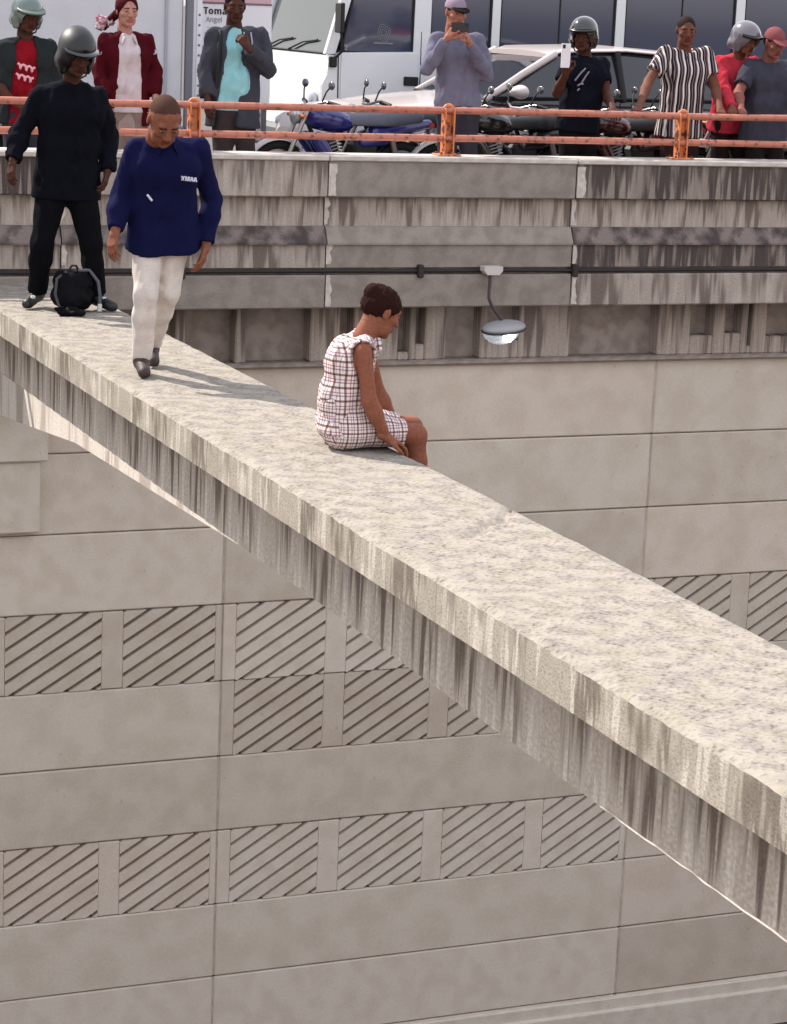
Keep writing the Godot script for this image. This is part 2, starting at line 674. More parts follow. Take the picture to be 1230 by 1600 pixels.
func far_wall() -> void:
	var wall := thing("retaining_wall", "grey concrete retaining wall of jointed panels with diagonal grooves, below the railing", "retaining wall")
	var back := MB.new()
	back.box(V(6, -3.9, -0.39), V(44, 6.9, 0.6), 0.01)
	obj("backing", back, world_tex(tex.plain, 1.1), wall)
	var kinds := []
	for k in 5:
		var pm := world_tex(tex.panel if k % 2 else tex.panel_b, 1.9 + 0.25 * k, 0.93, 0.25, V(0.37 * k, 0.21 * k, 0.0))
		pm.albedo_color = [Color(1, 0.99, 0.985), Color(0.96, 0.948, 0.94), Color(0.985, 0.965, 0.955), Color(0.94, 0.922, 0.912), Color(0.975, 0.965, 0.955)][k]
		kinds.append(pm)
	# which rows are grooved, by column from the joint at COL0 (column 0 lies right of it)
	var grooved := {-1: [3, 6], 0: [3, 4, 6], 1: [3], -2: [3, 6], 2: [3, 6], -3: [3, 6], 3: [3]}
	for c: int in [-3, -2, -1, 0, 1, 2, 3]:
		for r in 10:
			var x0 := COL0 + COL * c + 0.007
			var x1 := x0 + COL - 0.014
			var y1 := TOP - ROW * r - 0.004
			var y0 := y1 - ROW + 0.008
			var mt: Material = kinds[rng.randi_range(0, 4)]
			var m := MB.new()
			var proud := rng.randf_range(-0.003, 0.004)
			if not r in grooved[c]:
				m.box(V((x0 + x1) / 2, (y0 + y1) / 2, proud - 0.03), V(x1 - x0, y1 - y0, 0.06), 0.010)
				obj("panel", m, mt, wall)
				continue
			# a sheet at the bottom of the grooves, the plain strips between the grooved fields, and a rib between every two grooves
			m.box(V((x0 + x1) / 2, (y0 + y1) / 2, -0.075), V(x1 - x0 - 0.01, y1 - y0 - 0.01, 0.02), 0.003)
			var fields := [[0.115, 0.872], [1.055, 1.805], [1.985, 2.746], [2.917, 3.668]]
			var at := 0.0
			var strips := []
			for f: Array in fields:
				strips.append([at, f[0] - 0.007])
				at = f[1] - 0.007
			strips.append([at, x1 - x0])
			for s: Array in strips:
				m.box(V(x0 + (s[0] + s[1]) / 2.0, (y0 + y1) / 2, proud - 0.034), V(s[1] - s[0], y1 - y0, 0.068), 0.006)
			var panel := obj("panel", m, mt, wall)
			for f: Array in fields:
				var fx0: float = x0 + f[0] - 0.007
				var fx1: float = x0 + f[1] - 0.007
				var rect := PackedVector2Array([Vector2(fx0 + 0.001, y0), Vector2(fx1 - 0.001, y0), Vector2(fx1 - 0.001, y1), Vector2(fx0 + 0.001, y1)])
				var slope := 0.61
				var step := 0.1305
				var k0 := int(floor((y0 - slope * (fx1 - fx0) - y0) / step)) - 1
				for k in range(k0, int(ROW / step) + 2):
					var b := y0 - 0.03 + step * k + 0.017
					var t := b + step - 0.034
					var rise := slope * (fx1 - fx0)
					var band := PackedVector2Array([Vector2(fx0, b), Vector2(fx1, b + rise), Vector2(fx1, t + rise), Vector2(fx0, t)])
					for poly: PackedVector2Array in Geometry2D.intersect_polygons(rect, band):
						if poly.size() < 3:
							continue
						var rib := MB.new()
						rib.prism(poly, "z", -0.066, proud + rng.randf_range(-0.002, 0.001))
						obj("rib", rib, mt, panel)
	var mortar := world_tex(tex.grime, 0.9)
	var pale := world_tex(tex.ledge, 0.9)
	for r in 11:
		var j := MB.new()
		j.box(V(7.4, TOP - ROW * r, -0.036), V(26.0, 0.012, 0.024), 0.002)
		obj("mortar_joint", j, mortar, wall)
	for c: int in [-3, -2, -1, 0, 1, 2, 3, 4]:
		for r in 10:
			var j := MB.new()
			j.box(V(COL0 + COL * c + 0.002, TOP - ROW * (r + 0.5), -0.026), V(0.014, ROW - 0.013, 0.026), 0.002)
			obj("mortar_joint", j, pale, wall)
	var foot := MB.new()
	foot.prism(PackedVector2Array([Vector2(-0.02, -6.845), Vector2(0.018, -6.853), Vector2(0.024, -6.862), Vector2(0.024, -6.955), Vector2(0.05, -6.962), Vector2(0.056, -6.972), Vector2(0.056, -7.32), Vector2(-0.02, -7.32)]), "x", -14.0, 26.0)
	obj("wall_foot", foot, world_tex(tex.panel, 1.4, 0.93, 0.3), wall)

	# pier under the end of the beam
	var pier := thing("beam_seat", "stepped concrete seat on the wall under the far end of the beam", "concrete seat")
	var m2 := MB.new()
	m2.box(V(3.70, -1.50, 0.06), V(0.86, 0.66, 0.12), 0.012)
	obj("seat_block", m2, world_tex(tex.panel_b, 1.9, 0.93, 0.25), pier)
	m2 = MB.new()
	m2.box(V(3.69, -2.11, 0.045), V(0.78, 0.55, 0.09), 0.012)
	obj("pilaster", m2, world_tex(tex.panel, 1.4, 0.93, 0.25), pier)

	# the wall that the camera stands on, across the underpass
	var near := thing("opposite_wall", "opposite concrete retaining wall of the underpass, behind the viewer", "retaining wall")
	m2 = MB.new()
	m2.box(V(6, -3.55, 17.3), V(44, 8.0, 0.9), 0.02)
	obj("wall_face", m2, world_tex(tex.plain, 2.1, 0.93), near)

# ---------------------------------------------------------------- the stepped precast beams along the top of the wall
func cornice() -> void:
	var bound := [-8.2, -6.14, -4.08, -2.02, 0.04, 2.10, 4.14, 6.19, 8.27, 10.34, 12.4, 14.46, 16.5, 18.6]
	for i in range(3, 11):
		var x0: float = bound[i] + 0.006
		var x1: float = bound[i + 1] - 0.006
		var worn := i != 7 and i != 4
		var where: String = ["", "", "", "beyond the left edge of the view", "left of the man in black", "behind the man in black", "left of the wall lamp, behind the man in blue", "in the middle, above the wall lamp", "on the right, stained nearly black", "at the right edge of the view", "beyond the right edge of the view"][i]
		var seg := thing("parapet_segment", "stepped grey concrete parapet segment " + where, "parapet", Vector3.ZERO, 0.0, "precast parapet segments along the wall top")
		var sh := 0.137 * i
		var dz := rng.randf_range(-0.006, 0.008)
		var plain_c := world_tex(tex.faint, 1.2, 0.95, 0.3, V(sh, 0.1 * i, 0))
		var parts := [
			["coping", [[0.09, 0.46], [0.412, 0.46], [0.42, 0.467], [0.42, 0.494], [0.412, 0.502], [0.09, 0.502]], world_tex(tex.ledge, 1.1, 0.9, 0.3, V(sh, 0, 0))],
			["fascia", [[0.10, 0.186], [0.388, 0.186], [0.40, 0.196], [0.40, 0.46], [0.10, 0.46]], plain_c if not worn else banded(tex.heavy if i == 8 or i == 5 else tex.drip, 0.46, 0.30, 2.3, sh)],
			["frieze", [[-0.02, -0.036], [0.325, -0.036], [0.325, 0.186], [-0.02, 0.186]], banded(tex.drip, 0.20, 0.27, 1.9, sh + 0.4)],
			["sloping_course", [[-0.02, -0.17], [0.42, -0.17], [0.42, -0.155], [0.355, -0.036], [-0.02, -0.036]], world_tex(tex.grime, 1.3, 0.95, 0.3, V(sh, 0.2, 0)) if worn else plain_c],
			["lower_course", [[-0.02, -0.345], [0.395, -0.345], [0.395, -0.17], [-0.02, -0.17]], banded(tex.heavy if i == 8 else tex.drip, -0.17, 0.30, 2.6, sh + 0.7) if worn else plain_c],
			["notch", [[-0.02, -0.40], [0.34, -0.40], [0.34, -0.345], [-0.02, -0.345]], world_tex(tex.plain, 1.0)],
			["base_course", [[-0.02, -0.655], [0.40, -0.655], [0.41, -0.645], [0.41, -0.41], [0.40, -0.40], [-0.02, -0.40]], banded(tex.drip, -0.40, 0.40, 3.4, sh + 0.1) if i == 8 or i == 9 else plain_c],
		]
		for p: Array in parts:
			var poly := PackedVector2Array()
			for q: Array in p[1]:
				poly.append(Vector2(q[0] + (dz if q[0] > 0.2 else 0.0), q[1]))
			var m := MB.new()
			m.prism(poly, "x", x0, x1)
			obj(p[0], m, p[2], seg)
		# the pale lime that has run out of the joint
		for y: Array in [[0.19, 0.44, 0.40], [-0.036, 0.186, 0.325], [-0.345, -0.17, 0.395], [-0.655, -0.40, 0.41]]:
			var lime := MB.new()
			var yy: float = y[1]
			var pts_l := PackedVector2Array()
			var pts_r := PackedVector2Array()
			while yy >= y[0]:
				pts_l.append(Vector2(x0 - 0.001 + 0.0, yy))
				pts_r.append(Vector2(x0 + 0.035 + noise.get_noise_2d(yy * 9.0, i * 3.0) * 0.035 + (0.03 if y[2] > 0.38 and y[0] > 0.0 else 0.0), yy))
				yy -= 0.03
			pts_r.reverse()
			pts_l.append_array(pts_r)
			lime.prism(pts_l, "z", y[2] + dz - 0.01, y[2] + dz + 0.004)
			obj("lime_run", lime, world_tex(tex.ledge, 0.5), seg)

	# recessed band between the parapet and the panels
	var band := thing("recess_band", "shaded row of recesses and short piers under the stepped parapet", "wall recess")
	var face := banded(tex.drip, -0.65, 0.50, 2.4, 0.33)
	var dark := world_tex(tex.plain, 0.9, 0.95, 0.3)
	var holes := [[-5.6, -4.4, -1.12], [-3.2, -2.2, -1.12], [-1.2, -0.9, -1.02], [0.3, 1.2, -1.12], [2.2, 3.1, -1.12], [4.3, 5.12, -1.12], [5.20, 5.60, -1.12], [5.69, 6.21, -1.12], [6.46, 6.57, -1.0], [6.95, 7.05, -1.06], [7.10, 7.18, -1.0], [7.36, 7.66, -1.12], [7.72, 8.0, -0.98], [8.46, 9.27, -1.12], [9.57, 9.79, -0.965], [9.90, 10.06, -0.95], [10.12, 10.16, -1.06], [10.30, 10.62, -0.98], [11.0, 11.9, -1.12], [12.6, 13.0, -1.12], [13.4, 14.6, -1.12], [15.4, 16.2, -1.12]]
	var m3 := MB.new()
	m3.box(V(5.2, -0.89, -0.20), V(27, 0.50, 0.1), 0.004)
	obj("recess_back", m3, world_tex(tex.panel, 1.3, 0.95, 0.3), band)
	var x := -8.2
	for hole: Array in holes + [[18.6, 18.6, -1.12]]:
		if hole[0] - x > 0.01:
			m3 = MB.new()
			m3.box(V((x + hole[0]) / 2.0, -0.889, -0.045), V(hole[0] - x, 0.47, 0.21), 0.012)
			obj("short_pier", m3, face, band)
		if hole[2] > -1.1:
			m3 = MB.new()
			m3.box(V((hole[0] + hole[1]) / 2.0, (hole[2] - 1.124) / 2.0, -0.047), V(hole[1] - hole[0], hole[2] + 1.124, 0.20), 0.01)
			obj("recess_sill", m3, face, band)
		x = hole[1]
	m3 = MB.new()
	m3.prism(PackedVector2Array([Vector2(-0.1, -1.165), Vector2(0.065, -1.165), Vector2(0.075, -1.155), Vector2(0.07, -1.135), Vector2(0.05, -1.124), Vector2(-0.1, -1.124)]), "x", -8.2, 18.6)
	obj("ledge", m3, world_tex(tex.plain, 0.8, 0.95, 0.4), band)

# ---------------------------------------------------------------- railing
func railing() -> void:
	var rail := thing("railing", "orange painted metal railing with two pipes and welded posts on the parapet", "railing")
	var paint_rail := painted(Color(0.72, 0.44, 0.36), Color(0.56, 0.36, 0.31))
	var paint_post := painted(Color(0.84, 0.50, 0.30), Color(0.72, 0.42, 0.28))
	for y: Array in [[0.845, 0.027], [0.635, 0.027]]:
		var m := MB.new()
		var path := PackedVector3Array()
		for i in 61:
			var px := -8.0 + 26.0 * i / 60.0
			path.append(V(px, y[0] + noise.get_noise_1d(px * 0.8 + y[0] * 30.0) * 0.007, 0.25))
		m.tube(path, y[1], 12)
		obj("pipe", m, paint_rail, rail)
	for i in 12:
		var px := 5.17 + 2.045 * (i - 6)
		var m := MB.new()
		# a flat bar bent over the pipe, its two sides and a base plate
		m.box(V(px - 0.036, 0.685, 0.25), V(0.012, 0.36, 0.085), 0.003)
		m.box(V(px + 0.036, 0.685, 0.25), V(0.012, 0.36, 0.085), 0.003)
		m.box(V(px, 0.67, 0.232), V(0.066, 0.33, 0.012), 0.003)
		var ring := PackedVector3Array()
		for k in 9:
			var a := PI * k / 8.0
			ring.append(V(px - cos(a) * 0.036, 0.855 + sin(a) * 0.03, 0.25))
		m.tube(ring, 0.017, 8)
		var post := obj("post", m, paint_post, rail)
		m = MB.new()
		m.box(V(px, 0.510, 0.25), V(0.18, 0.012, 0.16), 0.004)
		obj("base_plate", m, paint_post, post)
		for s: Array in [[-0.07, -0.05], [0.07, -0.05], [-0.07, 0.06], [0.07, 0.06]]:
			m = MB.new()
			m.lathe(PackedVector2Array([Vector2(0.011, 0), Vector2(0.011, 0.012), Vector2(0.006, 0.016), Vector2(0.001, 0.016)]), Transform3D(Basis.IDENTITY, V(px + s[0], 0.516, 0.25 + s[1])), 6)
			obj("bolt", m, mat(Color(0.35, 0.3, 0.28), 0.6, 0.6), post)

func painted(a: Color, b: Color) -> StandardMaterial3D:
	var big := fbm(91, 0.03, 4).get_seamless_image(256, 256)
	var m := StandardMaterial3D.new()
	m.albedo_texture = paint(256, 256, func(x: int, y: int) -> Color:
		var k := big.get_pixel(x, y).r
		return a.lerp(b, smoothstep(0.5, 0.75, k)).lerp(Color(0.33, 0.23, 0.19), smoothstep(0.70, 0.74, k)))
	m.uv1_triplanar = true
	m.uv1_world_triplanar = true
	m.uv1_scale = Vector3.ONE * 1.3
	m.roughness = 0.5
	return m

# ---------------------------------------------------------------- the beam across the underpass
func beam() -> void:
	var b := thing("concrete_beam", "weathered concrete strut beam crossing the underpass, rough sunlit top", "concrete beam")
	var xl := 3.387
	var xr := 4.211
	var z0 := 0.405
	var z1 := 16.86
	var rough := fbm(101, 3.0, 4)
	var coarse := fbm(103, 0.8, 3)
	var crack := fbm(107, 2.0, 2)
	# top: a worn sheet with rounded, broken edges and a crack across it
	var top := MB.new()
	var nz := 520
	var nx := 26
	var rings := []
	for i in nz + 1:
		var z := lerpf(z0, z1, float(i) / nz)
		var row := PackedVector3Array()
		for j in nx + 1:
			var s := float(j) / nx
			var x := lerpf(xl, xr, s)
			var y := -0.452 + rough.get_noise_2d(x * 2.6, z * 2.6) * 0.003 + coarse.get_noise_2d(x, z) * 0.006
			var edge := minf(x - xl, xr - x)
			var nib := maxf(0.0, rough.get_noise_2d(x * 1.3 + 9.0, z * 2.2)) * 0.016
			y -= maxf(0.0, 0.026 + nib - edge) * (0.55 + nib * 8.0)
			var cz := 8.62 - (x - 3.8) * 1.1 + crack.get_noise_1d(x * 3.0) * 0.06
			if x > 3.78:
				y -= 0.030 * maxf(0.0, 1.0 - absf(z - cz) / 0.045)
			row.append(V(x, y, z))
		row.reverse()
		rings.append(row)
	top.loft(rings, false, false)
	var tm := world_tex(tex.top, 2.1, 0.95, 0.4)
	obj("worn_top", top, tm, b)
	# the two side faces of the slab
	for s: int in [0, 1]:
		var side := MB.new()
		rings = []
		for i in nz + 1:
			var z := lerpf(z0, z1, float(i) / nz)
			var src: PackedVector3Array = []
			var x := xl if s == 0 else xr
			var nib := maxf(0.0, rough.get_noise_2d(x * 1.3 + 9.0, z * 2.2)) * 0.016
			var y := -0.452 + rough.get_noise_2d(x * 2.6, z * 2.6) * 0.003 + coarse.get_noise_2d(x, z) * 0.006 - (0.026 + nib) * (0.55 + nib * 8.0)
			var d := -1.0 if s == 0 else 1.0
			for k in 7:
				var yy := lerpf(y, -0.622, k / 6.0)
				var bulge := rough.get_noise_2d(z * 1.8, yy * 3.0 + s * 40.0) * 0.004 * minf(1.0, k)
				src.append(V(x + d * bulge, yy, z))
			if s == 0:
				src.reverse()
			rings.append(src)
		# loft rows run along z; order them so that faces look outward
		for r: PackedVector3Array in rings:
			r.reverse()
		side.loft(rings, false, false)
		obj("slab_side", side, banded(tex.lip, -0.455, 0.22, 2.7, 0.21 * s), b)
	var under := MB.new()
	under.box(V((xl + xr) / 2, -0.592, (z0 + z1) / 2), V(xr - xl - 0.012, 0.06, z1 - z0 - 0.01), 0.01)
	obj("slab_soffit", under, world_tex(tex.plain, 1.3), b)
	# web, deeper where it meets the far wall
	var web := MB.new()
	web.prism(PackedVector2Array([Vector2(z1, -0.60), Vector2(z0, -0.60), Vector2(z0, -1.012), Vector2(z1, -1.012)]), "x", xl + 0.2, xr - 0.2)
	obj("web", web, banded(tex.web, -0.62, 0.44, 3.1, 0.4), b)
	var haunch := MB.new()
	haunch.prism(PackedVector2Array([Vector2(6.3, -1.0125), Vector2(z0, -1.0125), Vector2(z0, -1.36), Vector2(1.45, -1.27), Vector2(3.05, -1.115)]), "x", xl + 0.197, xr - 0.197)
	obj("haunch", haunch, banded(tex.haunch, -1.0, 0.5, 3.1, 0.4), b)
	# a thin fin of cement left along the lower edge of the web
	var fin := MB.new()
	var fp := PackedVector3Array()
	for i in 80:
		var z := 10.3 + 6.4 * i / 79.0
		fp.append(V(xl + 0.199 + rough.get_noise_1d(z * 2.0) * 0.004, -1.012 + rough.get_noise_1d(z * 3.0 + 50.0) * 0.006, z))
	fin.tube(fp, 0.004, 6, 0.012)
	obj("cement_fin", fin, world_tex(tex.ledge, 0.6), b)

# ---------------------------------------------------------------- conduit and wall lamp
func conduit_and_lamp() -> void:
	var pipe := thing("conduit", "thin dark cable conduit running level along the parapet", "conduit")
	var m := MB.new()
	var path := PackedVector3Array()
	for i in 61:
		var x := -8.0 + 26.0 * i / 60.0
		path.append(V(x, -0.372 + noise.get_noise_1d(x * 0.9) * 0.006, 0.40))
	m.tube(path, 0.015, 8)
	obj("pipe", m, mat(Color(0.14, 0.115, 0.115), 0.7), pipe)
	for x: float in [0.8, 2.9, 5.05, 6.965, 8.29, 10.9, 13.1]:
		m = MB.new()
		m.box(V(x, -0.372, 0.408), V(0.045, 0.10, 0.075), 0.008)
		obj("clamp", m, mat(Color(0.17, 0.14, 0.14), 0.7), pipe)

	var l := thing("wall_lamp", "lit silver wall lamp on a bent arm under a white junction box", "lamp", V(7.545, -0.36, 0.42))
	m = MB.new()
	m.prism(PackedVector2Array([Vector2(-0.078, 0.03), Vector2(-0.078, -0.005), Vector2(-0.05, -0.035), Vector2(0.05, -0.035), Vector2(0.078, -0.005), Vector2(0.078, 0.03)]), "z", 0.0, 0.09)
	obj("junction_box", m, mat(Color(0.78, 0.75, 0.74), 0.6), l)
	m = MB.new()
	m.tube(PackedVector3Array([V(-0.012, -0.03, 0.045), V(-0.015, -0.09, 0.06), V(-0.030, -0.17, 0.085), V(-0.035, -0.215, 0.10), V(-0.015, -0.27, 0.115), V(0.03, -0.335, 0.13), V(0.06, -0.375, 0.14), V(0.075, -0.39, 0.14)]), 0.0135, 8)
	obj("arm", m, mat(Color(0.24, 0.20, 0.21), 0.6), l)
	var hx := Transform3D(Basis(V(0, 0, 1), 0.10) * Basis(V(1, 0, 0), 0.20), V(0.075, -0.435, 0.165))
	# housing: a flattened cap, a dark rim and a mirror bowl open to the front and below
	var shell := Soft.new(0.007)
	shell.egg(V(0, 0, 0), V(0.182, 0.052, 0.110), 0.01)
	shell.slice(V(0, -0.010, 0), V(0, -1, 0))
	soft("housing", shell, mat(Color(0.60, 0.59, 0.60), 0.45, 0.2), l, null, hx)
	m = MB.new()
	var ring := PackedVector3Array()
	for k in 25:
		var a := TAU * k / 24.0
		ring.append(hx * V(cos(a) * 0.178, -0.014, sin(a) * 0.107))
	m.tube(ring, 0.011, 6)
	obj("rim", m, mat(Color(0.22, 0.22, 0.24), 0.5, 0.3), l)
	var bowl := Soft.new(0.007)
	bowl.egg(V(-0.02, -0.018, 0.0), V(0.155, 0.115, 0.098), 0.01)
	bowl.slice(V(0, -0.016, 0), V(0, 1, 0))
	var g := StandardMaterial3D.new()
	g.albedo_color = Color(0.80, 0.82, 0.83, 0.25)
	g.transparency = BaseMaterial3D.TRANSPARENCY_ALPHA
	g.roughness = 0.06
	soft("glass_bowl", bowl, g, l, null, hx)
	m = MB.new()
	var em := StandardMaterial3D.new()
	em.albedo_color = Color(1, 1, 1)
	em.emission_enabled = true
	em.emission = Color(0.95, 0.97, 1.0)
	em.emission_energy_multiplier = 14.0
	m.lathe(PackedVector2Array([Vector2(0.002, -0.040), Vector2(0.022, -0.035), Vector2(0.037, -0.015), Vector2(0.040, 0.005), Vector2(0.033, 0.025), Vector2(0.018, 0.040), Vector2(0.002, 0.043)]), hx.translated_local(V(0.015, -0.062, 0.055)), 16)
	obj("bulb", m, em, l)
	var li := OmniLight3D.new()
	li.name = "lamp_light"
	li.light_color = Color(0.95, 0.97, 1.0)
	li.light_energy = 0.06
	li.light_size = 0.03
	li.omni_range = 40.0
	li.omni_attenuation = 2.0
	li.shadow_enabled = true
	l.add_child(li)
	li.position = hx * V(0.015, -0.064, 0.105)

# ---------------------------------------------------------------- vehicles on the road
# adds the points of one quarter-symmetric ring: a rounded car section across z, at x
func section(x: float, half: float, y0: float, y1: float, crown: float, tuck := 0.06) -> PackedVector3Array:
	var pts := PackedVector3Array()
	var side := [[0.80, 0.0], [0.93, 0.05], [1.0, 0.22], [1.0, 0.55], [0.975, 0.80], [0.93, 0.94], [0.80, 1.0]]
	for s: Array in side:
		pts.append(V(x, lerpf(y0, y1, s[1]), half * (s[0] - (tuck if s[1] > 0.9 else 0.0))))
	for t: float in [0.45, 0.0, -0.45]:
		pts.append(V(x, y1 + crown * (1.0 - absf(t)), half * t))
	side.reverse()
	for s: Array in side:
		pts.append(V(x, lerpf(y0, y1, s[1]), -half * (s[0] - (tuck if s[1] > 0.9 else 0.0))))
	return pts

func wheel(parent: Node, at: Vector3, r: float, w: float) -> void:
	var m := MB.new()
	var xf := Transform3D(Basis(V(1, 0, 0), PI / 2), at)
	m.lathe(PackedVector2Array([Vector2(r * 0.6, -w / 2), Vector2(r * 0.93, -w / 2), Vector2(r, -w * 0.35), Vector2(r, w * 0.35), Vector2(r * 0.93, w / 2), Vector2(r * 0.6, w / 2)]), xf, 24)
	var o := obj("wheel", m, mat(Color(0.07, 0.07, 0.07), 0.85), parent)
	m = MB.new()
	m.lathe(PackedVector2Array([Vector2(0.02, -w * 0.47), Vector2(r * 0.5, -w * 0.44), Vector2(r * 0.62, -w * 0.52), Vector2(r * 0.62, w * 0.52), Vector2(r * 0.5, w * 0.44), Vector2(0.02, w * 0.47)]), xf, 20)
	obj("rim", m, mat(Color(0.65, 0.65, 0.67), 0.35, 0.8), o)

func sheet(called: String, a: Vector3, b: Vector3, c: Vector3, d: Vector3, thick: float, mt: Material, parent: Node) -> MeshInstance3D:
	var m := MB.new()
	var n := (c - a).cross(d - b).normalized() * thick
	m.quad(a, b, c, d)
	m.quad(d - n, c - n, b - n, a - n)
	m.quad(b, a, a - n, b - n)
	m.quad(c, b, b - n, c - n)
	m.quad(d, c, c - n, d - n)
	m.quad(a, d, d - n, a - n)
	return obj(called, m, mt, parent)

func bar(called: String, pts: Array, r: float, mt: Material, parent: Node, sides := 8) -> MeshInstance3D:
	var m := MB.new()
	m.tube(PackedVector3Array(pts), r, sides)
	return obj(called, m, mt, parent)

func block(called: String, at: Vector3, size: Vector3, bv: float, mt: Material, parent: Node, turn := Basis.IDENTITY) -> MeshInstance3D:
	var m := MB.new()
	m.box(at, size, bv, turn)
	return obj(called, m, mt, parent)

func dark_glass(col := Color(0.045, 0.05, 0.065)) -> StandardMaterial3D:
	var m := StandardMaterial3D.new()
	m.albedo_color = col
	m.roughness = 0.06
	m.metallic_specular = 0.6
	return m

func vehicles() -> void:
	minibus()
	car()
	truck()
	board()
	var row := [
		["dark motorcycle with a blue tank parked right of the man in the turquoise shirt", V(6.80, 0.0, -0.98), 0.06, Color(0.13, 0.14, 0.42), Color(0.33, 0.34, 0.40)],
		["silver and black motorcycle parked left of the man filming, nearer the car", V(7.42, 0.0, -1.28), -0.10, Color(0.36, 0.35, 0.38), Color(0.07, 0.06, 0.07)],
		["black motorcycle with pale mudguard parked right of the man filming", V(8.22, 0.0, -0.95), -0.05, Color(0.10, 0.09, 0.10), Color(0.06, 0.055, 0.06)],
		["grey motorcycle parked behind the man in the black helmet", V(8.78, 0.0, -1.30), 0.09, Color(0.30, 0.28, 0.30), Color(0.07, 0.06, 0.06)],
		["dark red motorcycle parked behind the man in the striped shirt", V(9.36, 0.0, -1.00), 0.05, Color(0.20, 0.05, 0.06), Color(0.05, 0.045, 0.05)],
		["brown motorcycle parked behind the person in the red shirt", V(9.98, 0.0, -1.32), -0.06, Color(0.24, 0.15, 0.12), Color(0.06, 0.05, 0.05)],
		["black motorcycle parked at the far right behind the man in the cap", V(10.66, 0.0, -1.02), 0.02, Color(0.08, 0.08, 0.09), Color(0.12, 0.08, 0.07)]]
	for k: Array in row:
		motorcycle(k[0], k[1], PI + k[2], k[3], k[4])

